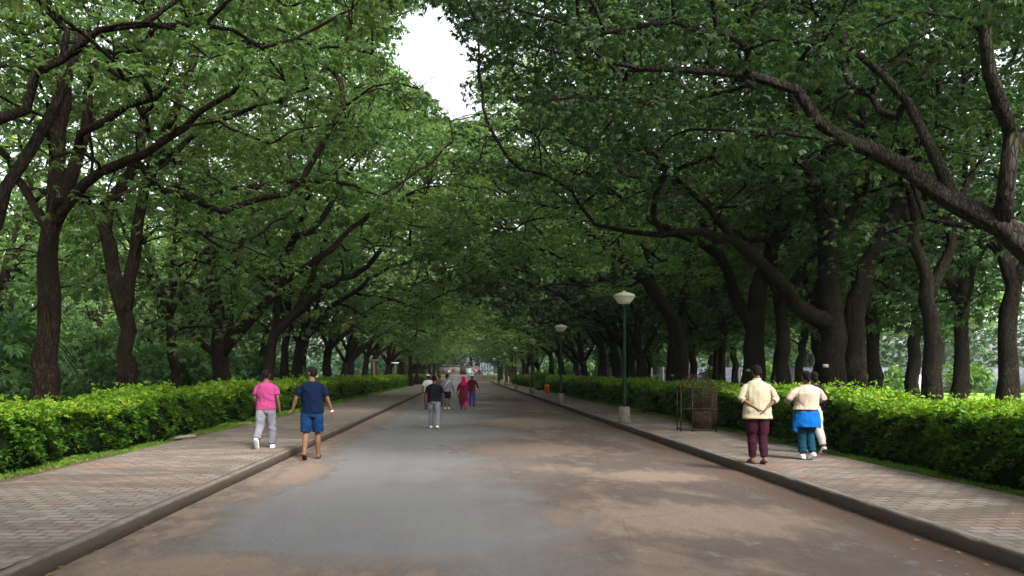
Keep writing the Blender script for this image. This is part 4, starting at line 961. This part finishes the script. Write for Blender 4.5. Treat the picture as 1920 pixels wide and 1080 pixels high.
        tb = wr+hd*.018*h+fwd*.018*h; limbm(b, [tb, tb+unit(hd+fwd)*.02*h, tb+unit(hd*1.2+fwd*.5)*.04*h], [.007*h, .006*h, .005*h], n=8, ref=side)
    finish(b, 'body', M['skin'], root, vox*.85)
    eb = MB()
    for s in (-1, 1):
        p = HP(s*.016, .049, .004); eb.lathe([(.001, -.006), (.006, -.004), (.0075, 0), (.006, .004), (.001, .006)], p, 8)
    eb.build('eyes', M['eye'], root, True)
    # --- hair
    hb = MB()
    if scarf is None:
        rows = ((.068, -.006, .012, .014), (.060, -.006, .030, .038), (.040, -.008, .045, .054), (.016, -.012, .0485, .054), (-.006, -.020, .046, .044), (-.028, -.028, .036, .030), (-.036, -.03, .026, .022))
        hb.rings([ell(HP(0, yo, z), hu, hv, rx*h, ry*h) for z, yo, rx, ry in rows])
        if female: limbm(hb, [HP(0, -.05, -.01), HP(0, -.066, -.035), HP(0, -.055, -.06)], [.018*h, .022*h, .012*h])
        finish(hb, 'hair', hair, root, vox, 2)
    else:
        hb.rings([ell(HP(0, yo, z), hu, hv, rx*h, ry*h) for z, yo, rx, ry in ((.072, -.006, .014, .016), (.062, -.006, .034, .042), (.035, -.010, .052, .060), (0, -.016, .053, .058), (-.035, -.02, .052, .052), (-.07, -.018, .062, .052), (-.11, -.016, .095, .062), (-.16, -.018, .108, .07), (-.2, -.03, .085, .06))])
        finish(hb, 'headscarf', scarf, root, vox, 2)
    if cap is not None:
        cb = MB(); cb.rings([ell(HP(0, yo, z), hu, hv, rx*h, ry*h) for z, yo, rx, ry in ((.076, -.006, .012, .014), (.066, -.006, .036, .044), (.044, -.006, .050, .060), (.018, -.006, .053, .062))])
        cb.rings([ell(HP(0, .05, z), hu, hv, .04*h, .04*h) for z in (.024, .016)]); finish(cb, 'cap', cap, root, vox, 1)
    # --- shirt
    e = .010*h; sb = MB(); hem, tmat, loose = top['hem'], top['mat'], top.get('loose', 1.0)
    zs = [(.842, .040, .040), (.832, .066, .046), (.815, .096*(.95 if female else 1), .055), (.79, .112, .064*F_**.5), (.74, .110*F_, .072*F_), (.66, .100*F_*loose, .068*F_*loose), (.60, .098*F_*loose, .067*F_*loose), (.54, .106*F_*loose, .074*F_*loose), (.49, .108*F_*loose, .075*F_*loose)]
    zs = [z for z in zs if z[0] > hem+.01]; last = zs[-1]; zs.append((hem, top.get('hemr', last[1]/F_/loose*1.02)*F_*loose, top.get('hemr', last[1]/F_/loose)*.72*F_*loose))
    loft(sb, [(0, ly(z*h), z*h+dz, rx*h+.004, ry*h+.004) for z, rx, ry in zs])
    for sgn in (-1, 1):
        sh, el, wr = A_[sgn]
        if sleeve < 1: q = sh*(1-sleeve)+el*sleeve; pts, rd = [sh+np.array([-sgn*.05*h, 0, -.018*h]), sh+np.array([-sgn*.014*h, 0, -.018*h]), sh*.7+el*.3, q], [.026*h, .032*h, .035*h, .038*h]
        else:
            q = el+(wr-el)*(sleeve-1); pts, rd = [sh+np.array([-sgn*.05*h, 0, -.018*h]), sh+np.array([-sgn*.014*h, 0, -.018*h]), sh*.5+el*.5, el, q], [.026*h, .032*h, .034*h, .031*h, .027*h if sleeve > 1.5 else .032*h]
        if F_ > 1.15: rd = rd[:2]+[x*1.2 for x in rd[2:]]
        limbm(sb, pts, rd, rnd=False)
    if top.get('collar'): sb.rings([ell((0, ly(.85*h)-.002, z*h+dz), XA, YA, r*h, r*h*1.02) for z, r in ((.835, .044), (.862, .039))])
    finish(sb, 'shirt', tmat, root, vox, 3)
    # --- bottoms
    pb = MB(); L_ = bottom['len']; flr = bottom.get('flare', 0); th_ = bottom.get('thick', 1.0)
    loft(pb, [(0, 0, z*h+dz, rx*h*F_, ry*h*F_) for z, rx, ry in ((.575, .085, .060), (.55, .098, .069), (.50, .104, .073), (.455, .085, .06))])
    for sgn in (-1, 1):
        hip, knee, ank, fp = J[('leg', sgn)]; hip = up(hip)+np.array([0, 0, -.0]); kn = up(knee); an = up(ank)
        if L_ < 1: q = hip*(1-L_)+kn*L_; limbm(pb, [hip, hip*.5+q*.5, q], [.058*h*F_*th_, .057*h*th_*F_, (.052+flr)*h*th_], rnd=False)
        else:
            t = L_-1; q = kn*(1-t)+an*t; limbm(pb, [hip, hip*.5+kn*.5, kn, kn*.5+q*.5, q], [.058*h*F_*th_, .052*h*th_*F_, (.043+flr*.3)*h*th_, (.040+flr*.6)*h*th_, (.034+flr)*h*th_], rnd=False)
    finish(pb, bottom.get('name', 'trousers'), bottom['mat'], root, vox, 3)
    if bottom.get('skirt') is not None:
        kb2 = MB(); z1, r1 = bottom['skirt']; loft(kb2, [(0, ly(z*h), z*h+dz, rx*h*F_, ry*h*F_) for z, rx, ry in ((.585, .080, .056), (.55, .096, .066), (.52, .110, .080), (.45, .115, .086), ((z1+.45)/2, (r1+.115)/2, (r1+.115)/2*.8), (z1, r1, r1*.82))])
        
        if bottom.get('drape'): kb2.rings([ell((-.112*h-(.53-z)*.10*h, -.02*h, z*h+dz), XA, YA, w_*h, .030*h) for z, w_ in ((.54, .012), (.46, .030), (.38, .040), (.315, .034), (.30, .016))])
        finish(kb2, 'kurta_skirt', bottom['skirt_mat'], root, vox, 2)
    # --- shoes
    for sgn in (-1, 1):
        hip, knee, ank, fp = J[('leg', sgn)]; a = up(ank); fd = rotx(YA, fp); fn = rotx(-ZA, fp); s1 = MB()
        if shoes[0] == 'sandal':
            limbm(s1, [a+fd*-.028*h+fn*.040*h, a+fd*.03*h+fn*.040*h, a+fd*.115*h+fn*.040*h], [.026*h, .026*h, .026*h], flat=.28)
            limbm(s1, [a+fd*.065*h+fn*.024*h-XA*.026*h, a+fd*.06*h+fn*.008*h, a+fd*.065*h+fn*.024*h+XA*.026*h], [.007*h]*3, n=8, ref=YA)
        else:
            limbm(s1, [a+fd*-.026*h+fn*.020*h, a+fd*.0*h+fn*.012*h, a+fd*.04*h+fn*.022*h, a+fd*.085*h+fn*.028*h, a+fd*.118*h+fn*.032*h], [.026*h, .030*h, .029*h, .028*h, .020*h], flat=.85)
            if shoes[0] == 'sneaker': limbm(s1, [a+fd*-.03*h+fn*.040*h, a+fd*.03*h+fn*.040*h, a+fd*.12*h+fn*.041*h], [.028*h, .030*h, .026*h], flat=.3)
        o = finish(s1, 'sandal' if shoes[0] == 'sandal' else 'shoe', shoes[1], root, vox*.8, 2)
    if extra: extra(root, A_, J, up, h, HP)
    return root
def gp(px, Y, z=0): return ((px-PX)/F*Y, Y, z)
SH_W = M['white']; SH_B = M['black']; SND = mat_simple('brown_leather', (.07, .04, .03), .6, .2)
hang = lambda s, f=0.0, o=.03, b=.04: ((s*o, -.01+f*.5, -.16), (s*(o+.02), f+b, -.30))
# 1 man in pink
person('man in pink polo shirt and grey track trousers walking on the left pavement', gp(499, 16.3, .155), R(2), 1.60,
       ((-14, 34, -.06, -48), (11, 6, .04, 0)), (((-.028, .0, -.16), (-.018, .09, -.29)), ((.035, -.02, -.16), (.05, .02, -.30))),
       {'hem': .50, 'mat': cloth('pink_polo', (.26, .038, .12)), 'loose': 1.05, 'collar': True}, {'len': 1.93, 'mat': cloth('grey_track', (.16, .16, .185)), 'flare': .008, 'thick': 1.05},
       ('sneaker', SH_W), M['hair'], fat=1.10, sleeve=.72)
# 2 man in navy
def watch(root, A_, J, up, h, HP):
    sh, el, wr = A_[1]; b = MB(); d = unit(wr-el); limbm(b, [wr-d*.012*h, wr+d*.002*h], [.019*h, .019*h], rnd=False); b.build('wristwatch', M['white'], root)
    g = MB(); g.tube([HP(-.045, -.01, .008), HP(-.043, .03, .008), HP(-.034, .052, .006), HP(0, .058, .004), HP(.034, .052, .006), HP(.043, .03, .008), HP(.045, -.01, .008)], .0035*h/1.7, 6); g.box(HP(-.017, .057, .003), (.035, .006, .024), 0); g.box(HP(.017, .057, .003), (.035, .006, .024), 0); g.build('spectacles', M['black'], root)
person('man in navy tee and blue shorts stepping beside the left kerb, head turned left', gp(585, 15.6, .02), R(4), 1.79,
       ((-4, 24, -.05, -30), (8, 3, .02, 0)), (((-.06, .0, -.15), (-.10, .035, -.275), (-.75, .2, -.62)), ((.055, .0, -.155), (.095, .05, -.29), (.12, .2, -.97))),
       {'hem': .50, 'mat': cloth('navy_tee', (.004, .008, .024)), 'loose': 1.05}, {'len': .93, 'mat': cloth('blue_shorts', (.005, .024, .070)), 'name': 'shorts', 'flare': .004},
       ('sandal', SND), M['hair'], fat=1.06, sleeve=.72, head_yaw=R(48), extra=watch)
# 3 black shirt
person('man in black shirt and light grey trousers walking mid road ahead of the camera', gp(814, 24.0, .02), R(-2), 1.60,
       ((12, 5, -.03, 0), (-6, 14, .05, -18)), (((-.035, -.02, -.16), (-.045, .0, -.31)), ((.05, .0, -.155), (.09, .05, -.29))),
       {'hem': .50, 'mat': cloth('black_shirt', (.010, .010, .014)), 'loose': 1.0}, {'len': 1.92, 'mat': cloth('light_grey', (.17, .175, .20)), 'thick': .92},
       ('sneaker', SH_W), M['hair'], fat=1.08, sleeve=.85)
# 4 white shirt, cap, behind
person('man in white shirt and dark trousers, half hidden by the one in black', gp(803, 36.5, .02), R(6), 1.62,
       ((8, 4, -.04, 0), (-10, 16, .03, -20)), (hang(-1), hang(1)), {'hem': .49, 'mat': cloth('white_shirt', (.55, .56, .57)), 'loose': 1.05}, {'len': 1.93, 'mat': cloth('dark_trousers', (.05, .05, .055))},
       ('shoe', SH_B), M['hair'], sleeve=.8, vox=.011, cap=cloth('cream_cap', (.6, .58, .45)))
# 5 brown shirt further, head over the shoulder
person('dark haired walker in brown just past the right shoulder of the one in black', gp(824, 40, .02), R(0), 1.60,
       ((-6, 10, -.03, -12), (8, 4, .03, 0)), (hang(-1), hang(1, .03)), {'hem': .49, 'mat': cloth('brown_shirt', (.10, .07, .06))}, {'len': 1.93, 'mat': cloth('dark_trousers', (.05, .05, .055))},
       ('shoe', SH_B), M['hairb'], sleeve=.8, vox=.011)
# 6 grey shirt, black shorts
def pack(root, A_, J, up, h, HP):
    b = MB(); sh, el, wr = A_[1]
    b.tube([(.095*h, -.05*h, .83*h), (.0, -.085*h, .74*h), (-.08*h, -.08*h, .62*h)], .010*h, 6); b.build('strap', M['white'], root)
person('man in grey shirt and black shorts right of the one in black, with pale socks', gp(838, 37.0, .02), R(-4), 1.62,
       ((9, 3, -.02, 0), (-5, 12, .02, -14)), (((-.04, 0, -.16), (-.06, .04, -.29)), ((.05, 0, -.155), (.08, .05, -.28))),
       {'hem': .51, 'mat': cloth('grey_shirt', (.17, .19, .24)), 'loose': 1.06}, {'len': .85, 'mat': cloth('black_shorts', (.014, .012, .014)), 'name': 'shorts'},
       ('sneaker', SH_W), M['hair'], sleeve=.8, vox=.011, extra=pack)
# 7 woman in magenta
def shawl(root, A_, J, up, h, HP):
    b = MB(); b.box((-.14*h, -.02, .40*h), (.06*h, .07*h, .12*h)); limbm(b, [(-.14*h, -.02, .45*h), (-.135*h, -.02, .50*h)], [.012*h, .01*h]); finish(b, 'handbag', cloth('wine', (.12, .01, .03)), root, .01)
person('woman in magenta headscarf and long crimson dress walking away up the road', gp(869, 36.8, .02), R(0), 1.52,
       ((9, 6, -.02, 0), (-8, 12, .03, -15)), (((-.05, 0, -.15), (-.085, .03, -.27)), ((.045, 0, -.155), (.055, .05, -.27))),
       {'hem': .46, 'mat': cloth('crimson_dress', (.12, .010, .038)), 'loose': 1.1}, {'len': 1.95, 'mat': cloth('magenta_salwar', (.50, .02, .14)), 'skirt': (.17, .125), 'skirt_mat': cloth('crimson_dress', (.12, .010, .038))},
       ('sandal', SH_B), M['hair'], fat=1.1, sleeve=1.7, female=True, scarf=cloth('magenta_scarf', (.40, .008, .07)), vox=.011, extra=shawl)
# 8 maroon, white cap
person('person in maroon top, purple trousers and white cap beside the magenta scarf', gp(885, 40.5, .02), R(3), 1.60,
       ((7, 4, -.03, 0), (-9, 12, .02, -15)), (((-.04, 0, -.16), (-.05, .03, -.29)), ((.06, 0, -.15), (.11, .04, -.27))),
       {'hem': .47, 'mat': cloth('maroon_top', (.06, .008, .016)), 'loose': 1.05}, {'len': 1.9, 'mat': cloth('purple', (.07, .04, .20))},
       ('shoe', SH_B), M['hair'], fat=1.0, sleeve=1.6, vox=.011, cap=SH_W)
# 9 man in cream, hands behind
person('man in cream shirt and maroon trousers strolling with hands clasped behind his back', gp(1420, 13.55, .155), R(-3), 1.66,
       ((3, 5, .02, 0), (-3, 12, -.02, -14)), (((-.055, -.035, -.145), (.055, -.095, -.225), (.65, -.15, -.45)), ((.060, -.04, -.15), (-.045, -.10, -.235), (-.5, -.15, -.5))),
       {'hem': .455, 'mat': cloth('cream_shirt', (.31, .275, .19)), 'loose': 1.14, 'collar': True, 'hemr': .112}, {'len': 1.92, 'mat': cloth('maroon_trousers', (.034, .009, .017)), 'thick': 1.05, 'flare': -.004},
       ('sandal', SND), M['hair'], fat=1.14, sleeve=1.25, lean=R(3))
# 10 woman in beige
person('stout woman in beige top, bright blue tunic and teal trousers on the right pavement', gp(1512, 14.2, .155), R(3), 1.55,
       ((2, 4, .03, 0), (4, 22, -.05, -30)), (((-.085, .0, -.115), (-.075, .10, -.165)), ((.085, .0, -.115), (.075, .10, -.165))),
       {'hem': .56, 'mat': cloth('beige_knit', (.36, .29, .225)), 'loose': 1.05, 'hemr': .106}, {'len': 1.88, 'mat': cloth('teal_trousers', (.008, .04, .065)), 'thick': 1.08, 'skirt': (.36, .118), 'drape': True, 'skirt_mat': cloth('blue_tunic', (.005, .085, .29)), 'flare': .0},
       ('sneaker', SH_W), M['hair'], fat=1.34, sleeve=1.75, female=True)
# 11 companion mostly hidden in front
person('companion in black top and pale trousers, mostly hidden beyond the stout woman', gp(1526, 15.3, .155), R(-2), 1.56,
       ((6, 3, -.02, 0), (-8, 24, .02, -30)), (((-.03, 0, -.16), (.0, .08, -.27)), ((.02, 0, -.16), (.01, .08, -.28))),
       {'hem': .38, 'mat': cloth('black_top', (.012, .012, .016)), 'loose': .85}, {'len': 1.85, 'mat': cloth('pale_trousers', (.48, .45, .42)), 'thick': 1.0},
       ('shoe', SH_W), M['hair'], fat=.8, sleeve=1.5, female=True)
# far figures
far = [('pale shirted walker on the junction far up the road', 842, 196, 'white_shirt', 'brown_shirt'), ('small dark walker at the far left of the junction', 823, 190, 'black_shirt', 'dark_trousers'),
       ('person in white among the far group by the railings', 893, 206, 'white_shirt', 'dark_trousers'), ('person in dark clothes standing in the far group by the railings', 899, 200, 'black_shirt', 'dark_trousers'), ('person in grey at the right of the far group', 903, 206, 'grey_shirt', 'dark_trousers')]
for j, (lab, px, y, a, b) in enumerate(far):
    person(lab, gp(px, y, float(gz(y))+.03), R(170 if j % 2 else 10), 1.68, ((6, 3, -.04, 0), (-5, 8, .04, -8)), (hang(-1, .02), hang(1, .03)), {'hem': .49, 'mat': CM[a]}, {'len': 1.93, 'mat': CM[b]},
           ('shoe', SH_B), M['hair'], sleeve=.8, vox=.022, group='tiny figures at the far junction')
# parked scooter at the far junction
def scooter(lab, px, y, rz, bodym):
    z = float(gz(y))+.03; root = empty('motor_scooter', gp(px, y, z), rz); tag(root, lab, 'scooter', 'scooters at the far junction')
    for yy in (-.6, .62):
        w = MB(); a = np.linspace(0, 2*np.pi, 17)[:-1]
        pts = [(0, yy+.2*math.cos(t), .25+.2*math.sin(t)) for t in np.linspace(0, 2*np.pi, 17)]; w.tube(pts, .05, 8, False); w.tube([(-.04, yy, .25), (.04, yy, .25)], .12, 12); w.build('wheel', M['black'], root, True)
    b = MB(); limbm(b, [(0, -.75, .55), (0, -.45, .6), (0, -.1, .52)], [.12, .19, .12]); limbm(b, [(0, -.1, .3), (0, .25, .3)], [.13, .13], flat=.4); limbm(b, [(0, .35, .35), (0, .42, .7), (0, .38, .95)], [.12, .14, .1]); b.build('body', bodym, root, True)
    b = MB(); limbm(b, [(0, -.65, .76), (0, -.05, .74)], [.13, .11], flat=.5); b.build('seat', M['black'], root, True)
    b = MB(); b.tube([(-.33, .3, 1.02), (0, .38, 1.0), (.33, .3, 1.02)], .02, 6); b.build('handlebar', M['black'], root); b = MB(); b.lathe([(.01, -.06), (.08, -.03), (.09, .03), (.02, .06)], (0, .47, .95), 10); b.build('headlight', M['white'], root)
scooter('white scooter at the left of the far group by the railings', 888, 207, R(60), M['white'])
scooter('dark red scooter behind the far group by the railings', 896, 210, R(100), M['wall_r'])

hz_ = MB(); hz_.box((0, 140, 17.5), (240, 330, 38)); m, nt, out = newmat('thin_haze'); pv = nt.nodes.new('ShaderNodeVolumePrincipled')
pv.inputs['Color'].default_value = (.80, .90, .94, 1); pv.inputs['Density'].default_value = .00022; pv.inputs['Anisotropy'].default_value = .2; L(nt, pv.outputs[0], out.inputs['Volume'])
o = hz_.build('haze', m); o['kind'] = 'stuff'; o['label'] = 'faint bluish haze in the air under the trees'; o['category'] = 'haze'
# ------------------------------------------------------------------ sky, sun, camera
w = bpy.data.worlds.new('World'); SC.world = w; w.use_nodes = True; nt = w.node_tree; nt.nodes.clear()
sky = nt.nodes.new('ShaderNodeTexSky'); sky.sky_type = 'NISHITA'; sky.sun_disc = False; sky.sun_elevation = R(44); sky.sun_rotation = R(148)
sky.dust_density = 4; sky.air_density = 1.2; sky.ozone_density = .6
hs = nt.nodes.new('ShaderNodeHueSaturation'); hs.inputs['Saturation'].default_value = .25; L(nt, sky.outputs[0], hs.inputs['Color'])
bg = nt.nodes.new('ShaderNodeBackground'); bg.inputs['Strength'].default_value = .15; L(nt, hs.outputs[0], bg.inputs['Color'])
wo = nt.nodes.new('ShaderNodeOutputWorld'); L(nt, bg.outputs[0], wo.inputs['Surface'])
sl = bpy.data.lights.new('sun', 'SUN'); sl.energy = 3.2; sl.angle = R(22); sl.color = (1, .97, .93); so = bpy.data.objects.new('sun', sl); COL.objects.link(so)
el, az = R(44), R(148)                    # from the right, a little ahead
d = Vector((math.sin(az)*math.cos(el), math.cos(az)*math.cos(el), math.sin(el))); so.rotation_euler = d.to_track_quat('Z', 'Y').to_euler(); so.location = (20, 20, 40)
cam = bpy.data.cameras.new('camera'); co_ = bpy.data.objects.new('camera', cam); COL.objects.link(co_); SC.camera = co_
co_.location = (0, 0, CAMH); co_.rotation_euler = (R(90), 0, 0); cam.sensor_width = 36; cam.lens = 36*F/1920; cam.shift_x = (960-PX)/1920; cam.shift_y = (PY-540)/1920
cam.clip_start = .1; cam.clip_end = 3000
vs = SC.view_settings; vs.view_transform = 'Standard'; vs.look = 'None'; vs.gamma = 1; vs.exposure = 1.9
cy = SC.cycles; cy.use_denoising = True; cy.max_bounces = 6; cy.diffuse_bounces = 4; cy.glossy_bounces = 2; cy.transmission_bounces = 4; cy.transparent_max_bounces = 4; cy.caustics_reflective = False; cy.caustics_refractive = False
cy.sample_clamp_indirect = 6
